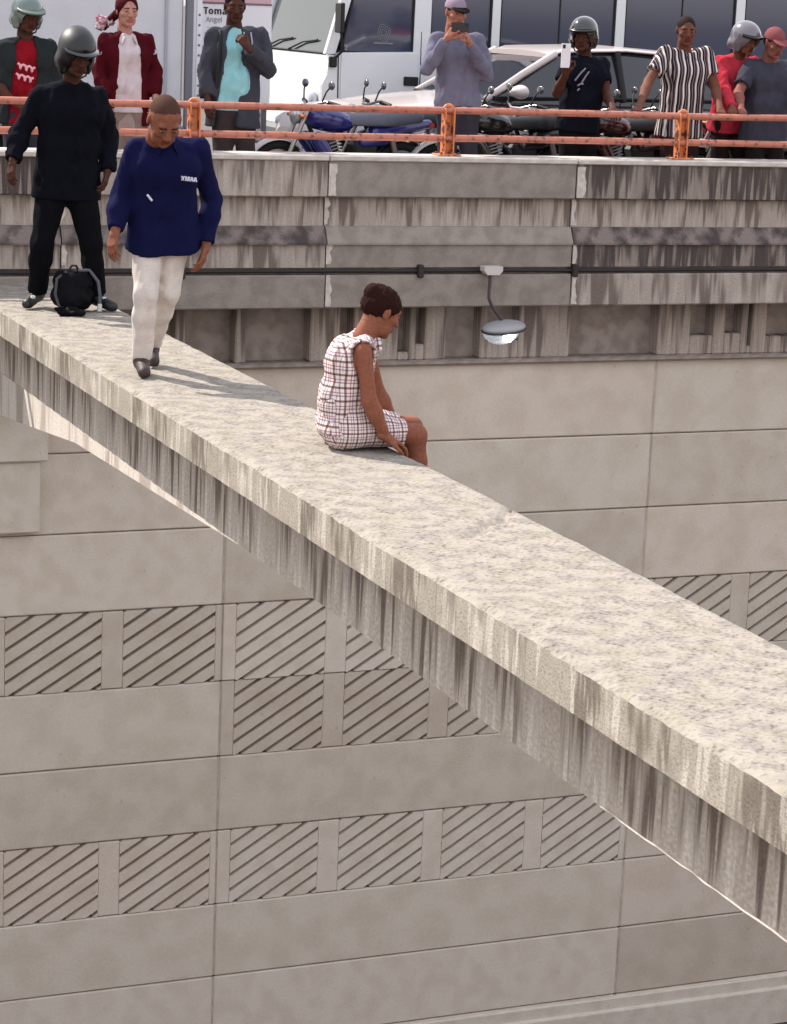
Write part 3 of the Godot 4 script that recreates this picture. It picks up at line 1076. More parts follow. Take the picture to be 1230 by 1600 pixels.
func minibus() -> void:
	var b := thing("minibus", "long white minibus with dark side windows standing behind the crowd", "minibus", V(7.82, -0.1, -5.25))
	var white := glossy(Color(0.82, 0.83, 0.85), 0.35)
	var glass := dark_glass(Color(0.22, 0.24, 0.32))
	var rubber := mat(Color(0.05, 0.05, 0.055), 0.7)
	var h := 1.05
	var len := 6.4
	# lower body of the side that is seen: front corner, door, and panels under the windows
	var nz := h
	var low := MB.new()
	low.prism(PackedVector2Array([Vector2(-0.02, 0.42), Vector2(0.52, 0.42), Vector2(0.52, 0.62), Vector2(0.60, 0.80), Vector2(0.75, 0.90), Vector2(0.98, 0.93), Vector2(0.98, 1.285), Vector2(0.14, 1.255), Vector2(0.10, 1.20), Vector2(-0.02, 0.95)]), "z", nz - 0.06, nz)
	obj("front_side_panel", low, white, b)
	var rest := MB.new()
	rest.prism(PackedVector2Array([Vector2(0.992, 0.42), Vector2(len, 0.42), Vector2(len, 1.33), Vector2(0.992, 1.285)]), "z", nz - 0.06, nz)
	obj("side_panel", rest, white, b)
	for s: Array in [["far_side_panel", -nz]]:
		var m := MB.new()
		m.prism(PackedVector2Array([Vector2(0.0, 0.42), Vector2(len, 0.42), Vector2(len, 2.6), Vector2(0.35, 2.6), Vector2(0.0, 1.2)]), "z", -nz, -nz + 0.06)
		obj(s[0], m, white, b)
	# door of the driver's cab, a little proud, with its gap
	var door := MB.new()
	door.prism(PackedVector2Array([Vector2(0.165, 0.50), Vector2(0.955, 0.50), Vector2(0.955, 1.262), Vector2(0.165, 1.24)]), "z", nz - 0.01, nz + 0.012)
	var d := obj("door", door, white, b)
	bar("door_seam", [V(0.985, 0.42, nz + 0.001), V(0.985, 2.5, nz - 0.02)], 0.007, rubber, b, 5)
	bar("door_seam", [V(0.152, 0.44, nz + 0.001), V(0.135, 1.25, nz + 0.001)], 0.007, rubber, b, 5)
	var hd := MB.new()
	hd.box(V(0.885, 1.005, nz + 0.016), V(0.15, 0.085, 0.03), 0.02)
	obj("handle", hd, rubber, d)
	block("mirror_bracket", V(0.075, 1.165, nz + 0.02), V(0.075, 0.10, 0.05), 0.012, rubber, b)
	bar("mirror_arm", [V(0.09, 1.20, nz + 0.03), V(0.15, 1.28, nz + 0.10), V(0.10, 1.45, nz + 0.14)], 0.012, rubber, b, 6)
	block("mirror", V(0.09, 1.58, nz + 0.13), V(0.04, 0.28, 0.17), 0.02, rubber, b)
	# pillars: [x at the sill, x at the roof, width]
	for p: Array in [[0.055, 0.37, 0.10], [0.99, 1.0, 0.17], [1.765, 1.77, 0.085], [3.12, 3.12, 0.10], [4.48, 4.48, 0.10], [5.85, 5.85, 0.10], [6.35, 6.35, 0.10]]:
		var w: float = p[2] / 2.0
		var m := MB.new()
		m.prism(PackedVector2Array([Vector2(p[0] - w, 1.24), Vector2(p[0] + w, 1.24), Vector2(p[1] + w, 2.36), Vector2(p[1] - w, 2.36)]), "z", nz - 0.07, nz - 0.004)
		obj("pillar", m, white, b)
	block("roof_rail", V(len / 2 + 0.17, 2.42, nz - 0.05), V(len - 0.34, 0.16, 0.10), 0.03, white, b)
	block("roof", V(len / 2 + 0.18, 2.56, 0), V(len - 0.3, 0.14, 2.06), 0.05, white, b)
	# windows, each with its rubber seal
	var wx := [[0.17, 0.90], [1.08, 1.715], [1.82, 3.06], [3.18, 4.42], [4.54, 5.79], [5.91, 6.29]]
	for i in wx.size():
		var x0: float = wx[i][0]
		var x1: float = wx[i][1]
		var lift := (x0 + x1) * 0.5 * 0.007
		var y0 := 1.262 + lift
		var g := MB.new()
		var shift := 0.22 if i == 0 else 0.0
		g.prism(PackedVector2Array([Vector2(x0, y0), Vector2(x1, y0), Vector2(x1, 2.34), Vector2(x0 + shift, 2.34)]), "z", nz - 0.055, nz - 0.03)
		var win := obj("window", g, glass, b)
		var seal := MB.new()
		seal.tube(PackedVector3Array([V(x0, 2.33, nz - 0.02), V(x0, y0, nz - 0.02), V(x1, y0, nz - 0.02), V(x1, 2.33, nz - 0.02)] if i > 0 else [V(x0 + shift, 2.33, nz - 0.02), V(x0, y0, nz - 0.02), V(x1, y0, nz - 0.02), V(x1, 2.33, nz - 0.02)]), 0.012, 6)
		obj("seal", seal, rubber, win)
	# sliding frame in the long windows and the sticker on the cab door glass
	for x: float in [2.46, 3.82, 5.18]:
		bar("window_bar", [V(x, 1.29, nz - 0.028), V(x, 2.33, nz - 0.028)], 0.009, rubber, b, 5)
	var st := MB.new()
	for k in 3:
		var ring := PackedVector3Array()
		for q in 17:
			var a := TAU * q / 16.0
			var rr := 0.066 - 0.020 * k + 0.009 * sin(a * 4.0)
			ring.append(V(0.60 + cos(a) * rr, 1.45 + sin(a) * rr * 1.2, nz - 0.026))
		st.tube(ring, 0.004, 5)
	st.box(V(0.60, 1.355, nz - 0.027), V(0.20, 0.014, 0.004), 0.001)
	obj("window_sticker", st, mat(Color(0.45, 0.46, 0.50), 0.7), b).set_meta("kind", "stuff")
	# front: low panel, windscreen raked back, pillars, lamps
	sheet("front_panel", V(-0.03, 0.42, -nz), V(-0.03, 0.42, nz - 0.001), V(0.045, 1.235, nz - 0.001), V(0.045, 1.235, -nz), 0.05, white, b)
	sheet("windscreen", V(0.06, 1.25, -nz + 0.1), V(0.06, 1.25, nz - 0.12), V(0.38, 2.36, nz - 0.16), V(0.38, 2.36, -nz + 0.14), 0.02, dark_glass(Color(0.24, 0.27, 0.275)), b)
	bar("screen_seal", [V(0.05, 1.24, -nz + 0.08), V(0.05, 1.24, nz - 0.10), V(0.37, 2.37, nz - 0.14)], 0.016, rubber, b, 6)
	bar("wiper", [V(0.035, 1.25, -0.1), V(0.06, 1.33, 0.25), V(0.075, 1.36, 0.62)], 0.010, rubber, b, 5)
	bar("wiper", [V(0.035, 1.25, -0.8), V(0.06, 1.33, -0.45), V(0.075, 1.36, -0.1)], 0.010, rubber, b, 5)
	bar("far_pillar", [V(0.05, 1.24, -nz + 0.05), V(0.37, 2.4, -nz + 0.08)], 0.05, white, b)
	for z: float in [-0.78, 0.78]:
		var m := MB.new()
		m.lathe(PackedVector2Array([Vector2(0.002, 0.05), Vector2(0.06, 0.045), Vector2(0.10, 0.02), Vector2(0.11, 0.0), Vector2(0.11, -0.02)]), Transform3D(Basis(V(0, 0, 1), PI / 2), V(-0.03, 0.78, z)), 16)
		obj("headlight", m, mat(Color(0.75, 0.76, 0.78), 0.15, 0.2), b)
	block("bumper", V(-0.06, 0.40, 0), V(0.16, 0.24, 2.12), 0.05, mat(Color(0.35, 0.35, 0.36), 0.6), b)
	block("floor_pan", V(len / 2, 0.46, 0), V(len - 0.1, 0.08, 2.0), 0.02, rubber, b)
	block("rear_panel", V(len, 1.5, 0), V(0.08, 2.1, 2.08), 0.03, white, b)
	for p: Array in [[0.95, 0.88], [5.0, 0.88], [0.95, -0.88], [5.0, -0.88]]:
		wheel(b, V(p[0], 0.38, p[1]), 0.38, 0.24)

func car() -> void:
	var c := thing("white_car", "white saloon car parked between the motorcycles and the minibus", "car", V(6.98, -0.1, -2.55))
	var body := glossy(Color(0.74, 0.70, 0.69), 0.3)
	var glass := dark_glass(Color(0.16, 0.165, 0.19))
	var rubber := mat(Color(0.05, 0.05, 0.055), 0.7)
	var rings := []
	for s: Array in [[0.0, 0.60, 0.32, 0.62, 0.01], [0.05, 0.74, 0.26, 0.74, 0.02], [0.25, 0.81, 0.22, 0.82, 0.035], [0.7, 0.84, 0.20, 0.885, 0.04], [1.15, 0.85, 0.20, 0.935, 0.04], [1.45, 0.855, 0.20, 0.965, 0.03], [2.4, 0.86, 0.20, 0.975, 0.0], [3.3, 0.855, 0.20, 0.985, 0.02], [3.75, 0.84, 0.21, 0.985, 0.03], [4.1, 0.80, 0.26, 0.93, 0.03], [4.2, 0.70, 0.34, 0.80, 0.01]]:
		var ring := section(s[0], s[1], s[2], s[3], s[4])
		ring.reverse()
		rings.append(ring)
	var m := MB.new()
	m.loft(rings)
	obj("body", m, body, c)
	# cabin: glass all round, then the roof and pillars over it
	rings = []
	for s: Array in [[1.42, 0.79, 0.93, 0.955], [1.50, 0.79, 0.90, 1.0], [2.18, 0.66, 0.90, 1.365], [2.85, 0.66, 0.90, 1.395], [3.45, 0.66, 0.90, 1.36], [3.95, 0.74, 0.90, 1.0], [4.0, 0.74, 0.93, 0.97]]:
		var ring := PackedVector3Array()
		for q: Array in [[0.98, 0.0], [1.0, 0.05], [lerpf(1.0, 0.98, 0.5), 0.5], [0.94, 0.93], [0.86, 1.0]]:
			ring.append(V(s[0], lerpf(s[2], s[3], q[1]), (0.80 if q[1] < 0.3 else lerpf(0.80, s[1], q[1])) * q[0]))
		for q: Array in [[0.86, 1.0], [0.94, 0.93], [0.99, 0.5], [1.0, 0.05], [0.98, 0.0]]:
			ring.append(V(s[0], lerpf(s[2], s[3], q[1]), -(0.80 if q[1] < 0.3 else lerpf(0.80, s[1], q[1])) * q[0]))
		ring.reverse()
		rings.append(ring)
	m = MB.new()
	m.loft(rings)
	obj("cabin_glass", m, glass, c)
	rings = []
	for s: Array in [[2.10, 0.60, 1.335], [2.22, 0.625, 1.375], [2.85, 0.635, 1.402], [3.38, 0.63, 1.375], [3.52, 0.61, 1.345]]:
		var ring := PackedVector3Array()
		for q: Array in [[1.02, -0.012], [1.03, 0.006], [0.93, 0.022], [0.5, 0.034], [0.0, 0.038], [-0.5, 0.034], [-0.93, 0.022], [-1.03, 0.006], [-1.02, -0.012]]:
			ring.append(V(s[0], s[2] + q[1], s[1] * q[0]))
		ring.reverse()
		rings.append(ring)
	m = MB.new()
	m.loft(rings)
	obj("roof", m, body, c)
	for z: float in [1.0, -1.0]:
		bar("windscreen_pillar", [V(1.44, 0.95, 0.785 * z), V(1.80, 1.165, 0.71 * z), V(2.16, 1.36, 0.635 * z)], 0.034, body, c)
		bar("middle_pillar", [V(2.78, 0.96, 0.80 * z), V(2.76, 1.39, 0.645 * z)], 0.03, rubber, c)
		bar("rear_pillar", [V(3.46, 1.345, 0.63 * z), V(3.72, 1.17, 0.695 * z), V(3.95, 0.985, 0.765 * z)], 0.04, body, c)
		bar("door_sill_strip", [V(1.5, 0.975, 0.81 * z), V(2.6, 0.985, 0.815 * z), V(3.7, 0.99, 0.80 * z)], 0.012, rubber, c, 6)
		var mir := Soft.new(0.012)
		mir.egg(V(1.70, 1.03, 0.95 * z), V(0.06, 0.062, 0.115), 0.01)
		mir.egg(V(1.66, 1.03, 0.95 * z), V(0.07, 0.045, 0.09), 0.03)
		mir.bone(V(1.68, 1.0, 0.78 * z), V(1.69, 1.02, 0.88 * z), 0.025, 0.03, 0.03)
		soft("mirror", mir, body, c)
		for x: float in [1.62, 2.72, 3.55]:
			bar("door_gap", [V(x, 0.95, 0.845 * z), V(x, 0.6, 0.861 * z), V(x + 0.03, 0.32, 0.85 * z)], 0.006, rubber, c, 5)
		for x: float in [2.55, 3.42]:
			block("door_handle", V(x, 0.86, 0.862 * z), V(0.17, 0.03, 0.03), 0.01, body, c)
		var hl := Soft.new(0.014)
		hl.egg(V(0.16, 0.66, 0.66 * z), V(0.14, 0.075, 0.12), 0.01)
		soft("headlight", hl, mat(Color(0.8, 0.82, 0.85), 0.1, 0.3), c)
		for x: float in [0.78, 3.35]:
			wheel(c, V(x, 0.30, 0.76 * z), 0.30, 0.19)
	block("front_bumper", V(0.02, 0.40, 0), V(0.12, 0.18, 1.3), 0.05, body, c)
	block("wiper_cowl", V(1.40, 0.965, 0), V(0.10, 0.03, 1.3), 0.01, rubber, c)

func truck() -> void:
	var t := thing("box_truck", "plain pale grey cargo box of a truck behind the people on the left", "truck", V(0.6, -0.1, -3.0))
	var side := world_tex(concrete_tex(71, Color(0.79, 0.79, 0.81), Color(0.75, 0.75, 0.775), 0.5, 0.02), 2.3, 0.45)
	var frame := mat(Color(0.44, 0.44, 0.48), 0.5, 0.3)
	block("cargo_box", V(2.75, 1.92, -1.15), V(5.42, 2.76, 2.28), 0.02, side, t)
	block("corner_post", V(5.51, 1.92, -0.015), V(0.06, 2.80, 0.07), 0.012, frame, t)
	block("corner_trim", V(5.56, 1.92, -0.06), V(0.035, 2.80, 0.09), 0.01, mat(Color(0.80, 0.81, 0.84), 0.4, 0.2), t)
	block("corner_post", V(0.03, 1.92, -0.015), V(0.06, 2.80, 0.07), 0.012, frame, t)
	block("bottom_rail", V(2.75, 0.55, -0.02), V(5.46, 0.10, 0.09), 0.015, frame, t)
	block("top_rail", V(2.75, 3.32, -0.02), V(5.46, 0.08, 0.09), 0.015, frame, t)
	for x: float in [1.4, 2.75, 4.1, 5.30]:
		block("panel_seam", V(x, 1.94, 0.003), V(0.022, 2.66, 0.012), 0.004, mat(Color(0.62, 0.63, 0.67), 0.5), t)
	for x: float in [0.6, 1.7, 2.8, 3.9, 5.0]:
		for y: float in [0.95, 1.75, 2.6]:
			var m := MB.new()
			m.lathe(PackedVector2Array([Vector2(0.012, -0.002), Vector2(0.012, 0.004), Vector2(0.006, 0.009), Vector2(0.001, 0.010)]), Transform3D(Basis(V(1, 0, 0), PI / 2), V(x + 0.09, y, 0.0)), 8)
			obj("rivet", m, frame, t)
	for z: float in [-0.5, -1.8]:
		block("chassis_beam", V(2.6, 0.62, z), V(5.6, 0.18, 0.10), 0.01, mat(Color(0.12, 0.12, 0.13), 0.7), t)
	for p: Array in [[1.1, -0.25], [4.3, -0.25], [1.1, -2.05], [4.3, -2.05]]:
		wheel(t, V(p[0], 0.44, p[1]), 0.44, 0.26)

func letters(called: String, words: String, size: float, at: Vector3, mt: Material, parent: Node, bold := false, turn := Basis.IDENTITY, depth := 0.004) -> MeshInstance3D:
	var f := SystemFont.new()
	f.font_names = PackedStringArray(["Droid Sans"])
	if bold:
		f.font_weight = 700
	var tm := TextMesh.new()
	tm.text = words
	tm.font = f
	tm.font_size = 48
	tm.pixel_size = size / 48.0
	tm.depth = depth
	tm.curve_step = 2.0
	var o := obj(called, tm, mt, parent)
	o.transform = Transform3D(turn, at)
	return o

func board() -> void:
	var s := thing("notice_board", "white notice board with black and grey lettering beside the truck box", "notice board", V(6.76, 0.0, -3.75))
	var white := mat(Color(0.84, 0.84, 0.86), 0.5)
	block("panel", V(0, 1.28, 0), V(0.72, 1.30, 0.03), 0.006, white, s)
	block("top_strip", V(0, 1.66, 0.018), V(0.70, 0.16, 0.006), 0.002, mat(Color(0.74, 0.62, 0.65), 0.6), s)
	block("strip_line", V(0, 1.572, 0.018), V(0.71, 0.018, 0.008), 0.002, mat(Color(0.48, 0.36, 0.40), 0.6), s)
	block("side_trim", V(-0.335, 1.20, 0.018), V(0.05, 1.10, 0.012), 0.004, mat(Color(0.9, 0.9, 0.92), 0.5), s)
	letters("heading", "Toma", 0.085, V(-0.185, 1.50, 0.018), mat(Color(0.08, 0.07, 0.09), 0.7), s, true)
	letters("text_line", "Angel", 0.062, V(-0.195, 1.425, 0.018), mat(Color(0.55, 0.54, 0.57), 0.7), s)
	letters("text_line", "- - -", 0.07, V(-0.21, 1.36, 0.018), mat(Color(0.60, 0.59, 0.62), 0.7), s)
	for k in 4:
		block("text_block", V(-0.245 + 0.012 * (k % 2), 1.295 - 0.06 * k, 0.017), V(0.07 + 0.02 * (k % 3), 0.026, 0.004), 0.001, mat(Color(0.62, 0.61, 0.64), 0.7), s)
	for k in 9:
		var m := MB.new()
		m.lathe(PackedVector2Array([Vector2(0.012, 0.0), Vector2(0.010, 0.004), Vector2(0.001, 0.005)]), Transform3D(Basis(V(1, 0, 0), PI / 2), V(-0.335, 0.74 + 0.09 * k, 0.024)), 8)
		obj("rivet", m, mat(Color(0.45, 0.45, 0.5), 0.5), s)
	for x: float in [-0.32, 0.32]:
		block("leg", V(x, 0.28, -0.04), V(0.05, 0.72, 0.05), 0.006, mat(Color(0.4, 0.4, 0.42), 0.5, 0.4), s)
	block("base", V(0, -0.07, -0.04), V(0.76, 0.06, 0.5), 0.01, mat(Color(0.4, 0.4, 0.42), 0.5, 0.4), s)

# built with its front towards +x, wheels on y = 0
func motorcycle(label: String, at: Vector3, turn: float, paint_col: Color, seat_col: Color) -> void:
	var b := thing("motorcycle", label, "motorcycle", at, turn, "motorcycles parked behind the railing")
	b.scale = Vector3.ONE * 0.87
	var black := mat(Color(0.05, 0.048, 0.05), 0.6)
	var steel := mat(Color(0.62, 0.60, 0.60), 0.3, 0.85)
	var gunmetal := mat(Color(0.20, 0.19, 0.19), 0.45, 0.6)
	var lac := glossy(paint_col, 0.2)
	var fx := 0.64
	var rx := -0.62
	for x: float in [fx, rx]:
		var m := MB.new()
		var ring := PackedVector3Array()
		for k in 29:
			var a := TAU * k / 28.0
			ring.append(V(x + cos(a) * 0.262, 0.30 + sin(a) * 0.262, 0))
		m.tube(ring, 0.045, 8)
		var w := obj("wheel", m, mat(Color(0.06, 0.06, 0.06), 0.9), b)
		m = MB.new()
		m.lathe(PackedVector2Array([Vector2(0.215, -0.025), Vector2(0.225, -0.028), Vector2(0.225, 0.028), Vector2(0.215, 0.025)]), Transform3D(Basis(V(1, 0, 0), PI / 2), V(x, 0.30, 0)), 28)
		obj("rim", m, steel, w)
		m = MB.new()
		m.lathe(PackedVector2Array([Vector2(0.005, -0.06), Vector2(0.05, -0.055), Vector2(0.06, -0.02), Vector2(0.06, 0.02), Vector2(0.05, 0.055), Vector2(0.005, 0.06)]), Transform3D(Basis(V(1, 0, 0), PI / 2), V(x, 0.30, 0)), 14)
		obj("hub", m, gunmetal, w)
		for k in 6:
			var a := TAU * k / 6.0
			bar("spoke", [V(x + cos(a) * 0.05, 0.30 + sin(a) * 0.05, 0), V(x + cos(a) * 0.22, 0.30 + sin(a) * 0.22, 0)], 0.013, gunmetal, w, 6)
	# frame tubes
	bar("frame", [V(0.36, 0.80, 0), V(0.22, 0.50, 0), V(0.10, 0.30, 0), V(-0.22, 0.28, 0), V(-0.30, 0.60, 0), V(-0.75, 0.74, 0)], 0.022, black, b)
	bar("frame", [V(0.36, 0.82, 0), V(0.0, 0.66, 0), V(-0.30, 0.62, 0)], 0.024, black, b)
	for z: float in [0.09, -0.09]:
		bar("fork", [V(0.38, 0.90, z), V(0.52, 0.58, z), V(0.64, 0.30, z)], 0.024, steel, b)
		bar("swing_arm", [V(-0.20, 0.34, z), V(-0.62, 0.30, z)], 0.02, black, b)
		bar("shock_absorber", [V(-0.56, 0.34, z * 1.25), V(-0.46, 0.68, z * 1.25)], 0.028, mat(Color(0.5, 0.45, 0.45), 0.4, 0.5), b)
		bar("indicator", [V(0.45, 0.83, z), V(0.46, 0.835, z * 2.2)], 0.018, mat(Color(0.75, 0.38, 0.10), 0.3), b, 6)
		var mp := V(0.25, 1.12, z * 3.4)
		bar("mirror_stalk", [V(0.30, 0.97, z * 2.4), V(0.28, 1.06, z * 2.9), mp], 0.008, black, b, 5)
		var mir := Soft.new(0.012)
		mir.egg(mp, V(0.022, 0.042, 0.062), 0.01)
		soft("mirror", mir, mat(Color(0.45, 0.44, 0.46), 0.15, 0.7), b)
		bar("grip", [V(0.27, 0.965, z * 3.2), V(0.20, 0.94, z * 4.4)], 0.02, black, b, 8)
		bar("foot_peg", [V(-0.05, 0.33, z), V(-0.05, 0.33, z * 2.6)], 0.014, black, b, 6)
	bar("handlebar", [V(0.20, 0.94, -0.40), V(0.28, 0.97, -0.26), V(0.34, 0.93, -0.08), V(0.34, 0.93, 0.08), V(0.28, 0.97, 0.26), V(0.20, 0.94, 0.40)], 0.013, steel, b)
	# tank, seat, tail, side covers, engine
	var tank := Soft.new(0.016)
	tank.egg(V(0.14, 0.80, 0), V(0.27, 0.115, 0.135), 0.05, Basis(V(0, 0, 1), 0.16))
	tank.egg(V(0.24, 0.82, 0), V(0.14, 0.10, 0.15), 0.05)
	soft("tank", tank, lac, b)
	var cap := MB.new()
	cap.lathe(PackedVector2Array([Vector2(0.04, 0.0), Vector2(0.04, 0.018), Vector2(0.034, 0.024), Vector2(0.001, 0.024)]), Transform3D(Basis.IDENTITY, V(0.16, 0.912, 0)), 14)
	obj("filler_cap", cap, steel, b)
	var seat := Soft.new(0.016)
	seat.bone(V(-0.08, 0.775, 0), V(-0.42, 0.785, 0), 0.085, 0.10, 0.05)
	seat.bone(V(-0.42, 0.79, 0), V(-0.78, 0.84, 0), 0.095, 0.07, 0.05)
	seat.slice(V(0, 0.745, 0), V(0, -1, 0))
	soft("seat", seat, mat(seat_col, 0.5), b)
	var tail := Soft.new(0.016)
	tail.bone(V(-0.35, 0.68, 0), V(-0.90, 0.77, 0), 0.085, 0.045, 0.04)
	tail.bone(V(-0.20, 0.60, 0.07), V(-0.42, 0.62, 0.08), 0.06, 0.05, 0.04)
	tail.bone(V(-0.20, 0.60, -0.07), V(-0.42, 0.62, -0.08), 0.06, 0.05, 0.04)
	soft("tail_cover", tail, lac, b)
	bar("tail_lamp", [V(-0.92, 0.76, -0.05), V(-0.92, 0.76, 0.05)], 0.03, mat(Color(0.55, 0.04, 0.04), 0.2), b)
	for f: Array in [[fx, 0.31, 0.3, 2.4, Color(0.70, 0.66, 0.66)], [rx, 0.33, 0.4, 2.7, Color(0.12, 0.11, 0.11)]]:
		var m := MB.new()
		var rings := []
		for k in 13:
			var a: float = lerpf(f[2], f[3], k / 12.0)
			var ring := PackedVector3Array()
			for q: Array in [[0.0, -0.058], [0.025, -0.03], [0.034, 0.0], [0.025, 0.03], [0.0, 0.058], [-0.006, 0.055], [0.022, 0.0], [-0.006, -0.055]]:
				var r: float = f[1] + q[0]
				ring.append(V(f[0] + cos(a) * r, 0.30 + sin(a) * r, q[1]))
			ring.reverse()
			rings.append(ring)
		m.loft(rings)
		obj("mudguard", m, glossy(f[4], 0.25), b)
	for z: float in [0.15, -0.15]:
		var sh := Soft.new(0.018)
		sh.bone(V(0.30, 0.62, z), V(0.16, 0.42, z * 1.05), 0.075, 0.06, 0.03)
		sh.bone(V(0.16, 0.42, z * 1.05), V(-0.05, 0.36, z * 1.05), 0.06, 0.04, 0.03)
		soft("side_shroud", sh, lac, b)
	block("battery_cover", V(-0.22, 0.50, 0), V(0.26, 0.20, 0.20), 0.03, black, b)
	var eng := Soft.new(0.018)
	eng.bone(V(-0.10, 0.34, -0.09), V(-0.10, 0.34, 0.09), 0.11, 0.11, 0.03)
	eng.bone(V(0.06, 0.33, -0.08), V(0.06, 0.33, 0.08), 0.085, 0.085, 0.03)
	eng.bone(V(0.06, 0.40, 0), V(0.12, 0.60, 0), 0.07, 0.065, 0.02)
	soft("engine", eng, gunmetal, b)
	for k in 6:
		var m := MB.new()
		m.box(V(0.075 + 0.010 * k, 0.44 + 0.03 * k, 0), V(0.17, 0.009, 0.19), 0.003, Basis(V(0, 0, 1), -0.3))
		obj("cooling_fin", m, steel, b)
	for z: float in [0.115, -0.115]:
		bar("exhaust", [V(0.15, 0.50, z * 0.5), V(0.24, 0.36, z * 0.8), V(0.16, 0.22, z), V(-0.15, 0.20, z * 1.1), V(-0.45, 0.27, z * 1.25)], 0.02, steel, b)
		bar("silencer", [V(-0.40, 0.26, z * 1.25), V(-0.50, 0.28, z * 1.3), V(-0.85, 0.37, z * 1.35), V(-0.93, 0.385, z * 1.35)], 0.042, steel, b, 12)
	var hl := MB.new()
	hl.lathe(PackedVector2Array([Vector2(0.002, -0.10), Vector2(0.06, -0.08), Vector2(0.085, -0.03), Vector2(0.09, 0.02), Vector2(0.08, 0.03), Vector2(0.05, 0.045), Vector2(0.002, 0.05)]), Transform3D(Basis(V(0, 0, 1), -PI / 2), V(0.47, 0.84, 0)), 18)
	obj("headlight", hl, mat(Color(0.70, 0.70, 0.72), 0.15, 0.5), b)
	bar("side_stand", [V(-0.05, 0.28, 0.10), V(-0.02, 0.02, 0.24)], 0.012, black, b, 6)
	var plate := MB.new()
	plate.box(V(-0.96, 0.62, 0), V(0.008, 0.12, 0.19), 0.002, Basis(V(0, 0, 1), 0.25))
	obj("number_plate", plate, mat(Color(0.75, 0.74, 0.70), 0.5), b)

# ---------------------------------------------------------------- people
# A joint table holds metres from the person's base: h head, n base of neck, s e w f shoulder, elbow, wrist and fingertip of arm 1 and 2, p pelvis, k a t knee, ankle, toe of leg 1 and 2.
var head_parts := {}
var hand_parts := {}
var folds: FastNoiseLite
var skin_tone: ImageTexture

func make_head() -> Soft:
	# face towards +z, about 23 cm from chin to crown
	var s := Soft.new(0.0045)
	s.egg(V(0, 0.030, -0.012), V(0.074, 0.086, 0.096), 0.02)
	s.egg(V(0, -0.028, 0.026), V(0.058, 0.076, 0.064), 0.03)
	s.bone(V(-0.030, -0.078, 0.040), V(0.030, -0.078, 0.040), 0.026, 0.026, 0.03)
	s.egg(V(0, -0.098, 0.068), V(0.022, 0.016, 0.017), 0.02)
	s.bone(V(-0.034, 0.026, 0.074), V(0.034, 0.026, 0.074), 0.014, 0.014, 0.016)
	for d: float in [-1.0, 1.0]:
		s.egg(V(0.044 * d, -0.020, 0.062), V(0.020, 0.016, 0.018), 0.02)
		s.egg(V(0.075 * d, -0.002, -0.008), V(0.010, 0.031, 0.019), 0.008, Basis(V(0, 1, 0), 0.35 * d))
		s.egg(V(0.031 * d, 0.008, 0.101), V(0.019, 0.013, 0.016), 0.012, Basis.IDENTITY, true)
		s.egg(V(0.031 * d, 0.0065, 0.078), V(0.0155, 0.0105, 0.012), 0.004)
	s.bone(V(0, 0.014, 0.086), V(0, -0.026, 0.106), 0.009, 0.013, 0.014)
	for d: float in [-1.0, 1.0]:
		s.egg(V(0.012 * d, -0.030, 0.097), V(0.009, 0.007, 0.010), 0.008)
	s.bone(V(-0.018, -0.056, 0.084), V(0.018, -0.056, 0.084), 0.0075, 0.0075, 0.007)
	s.bone(V(-0.016, -0.069, 0.083), V(0.016, -0.069, 0.083), 0.0085, 0.0085, 0.007)
	s.egg(V(0, -0.0625, 0.096), V(0.022, 0.0028, 0.008), 0.003, Basis.IDENTITY, true)
	s.bone(V(0, -0.06, -0.025), V(0, -0.15, -0.035), 0.052, 0.054, 0.03)
	s.run()
	return s

# palm from the wrist at the origin along +y, palm side +z, thumb on +x
func make_hand(curl: float) -> Soft:
	var s := Soft.new(0.0042)
	var roots := [0.030, 0.010, -0.010, -0.028]
	var longs := [[0.040, 0.026, 0.020], [0.044, 0.029, 0.022], [0.041, 0.027, 0.021], [0.033, 0.021, 0.018]]
	s.bone(V(0, -0.03, 0), V(0, 0.02, 0), 0.026, 0.026, 0.02)
	for i in 4:
		var root := V(roots[i], 0.088 - absf(roots[i] - 0.008) * 0.25, 0.0)
		s.bone(V(roots[i] * 0.55, 0.006, 0.0), root, 0.0165, 0.0115, 0.012)
		var a := root
		var ang := curl * 0.75
		for k in 3:
			var d := V(roots[i] * 1.4 * (1.0 - curl * 0.5), cos(ang), sin(ang)).normalized()
			var b: Vector3 = a + d * longs[i][k]
			s.bone(a, b, 0.0098 - 0.0010 * k, 0.0088 - 0.0010 * k, 0.004)
			a = b
			ang += curl * (1.1 if k == 0 else 0.8)
	var t0 := V(0.018, 0.022, 0.008)
	var t1 := t0 + V(0.030, 0.032, 0.014)
	var t2 := t1 + V(0.014, 0.030, 0.006 + 0.016 * curl)
	var t3 := t2 + V(0.002 - 0.012 * curl, 0.024, 0.004 + 0.012 * curl)
	s.bone(t0, t1, 0.0175, 0.0125, 0.012)
	s.bone(t1, t2, 0.0112, 0.0102, 0.006)
	s.bone(t2, t3, 0.0098, 0.0078, 0.005)
	s.run()
	return s

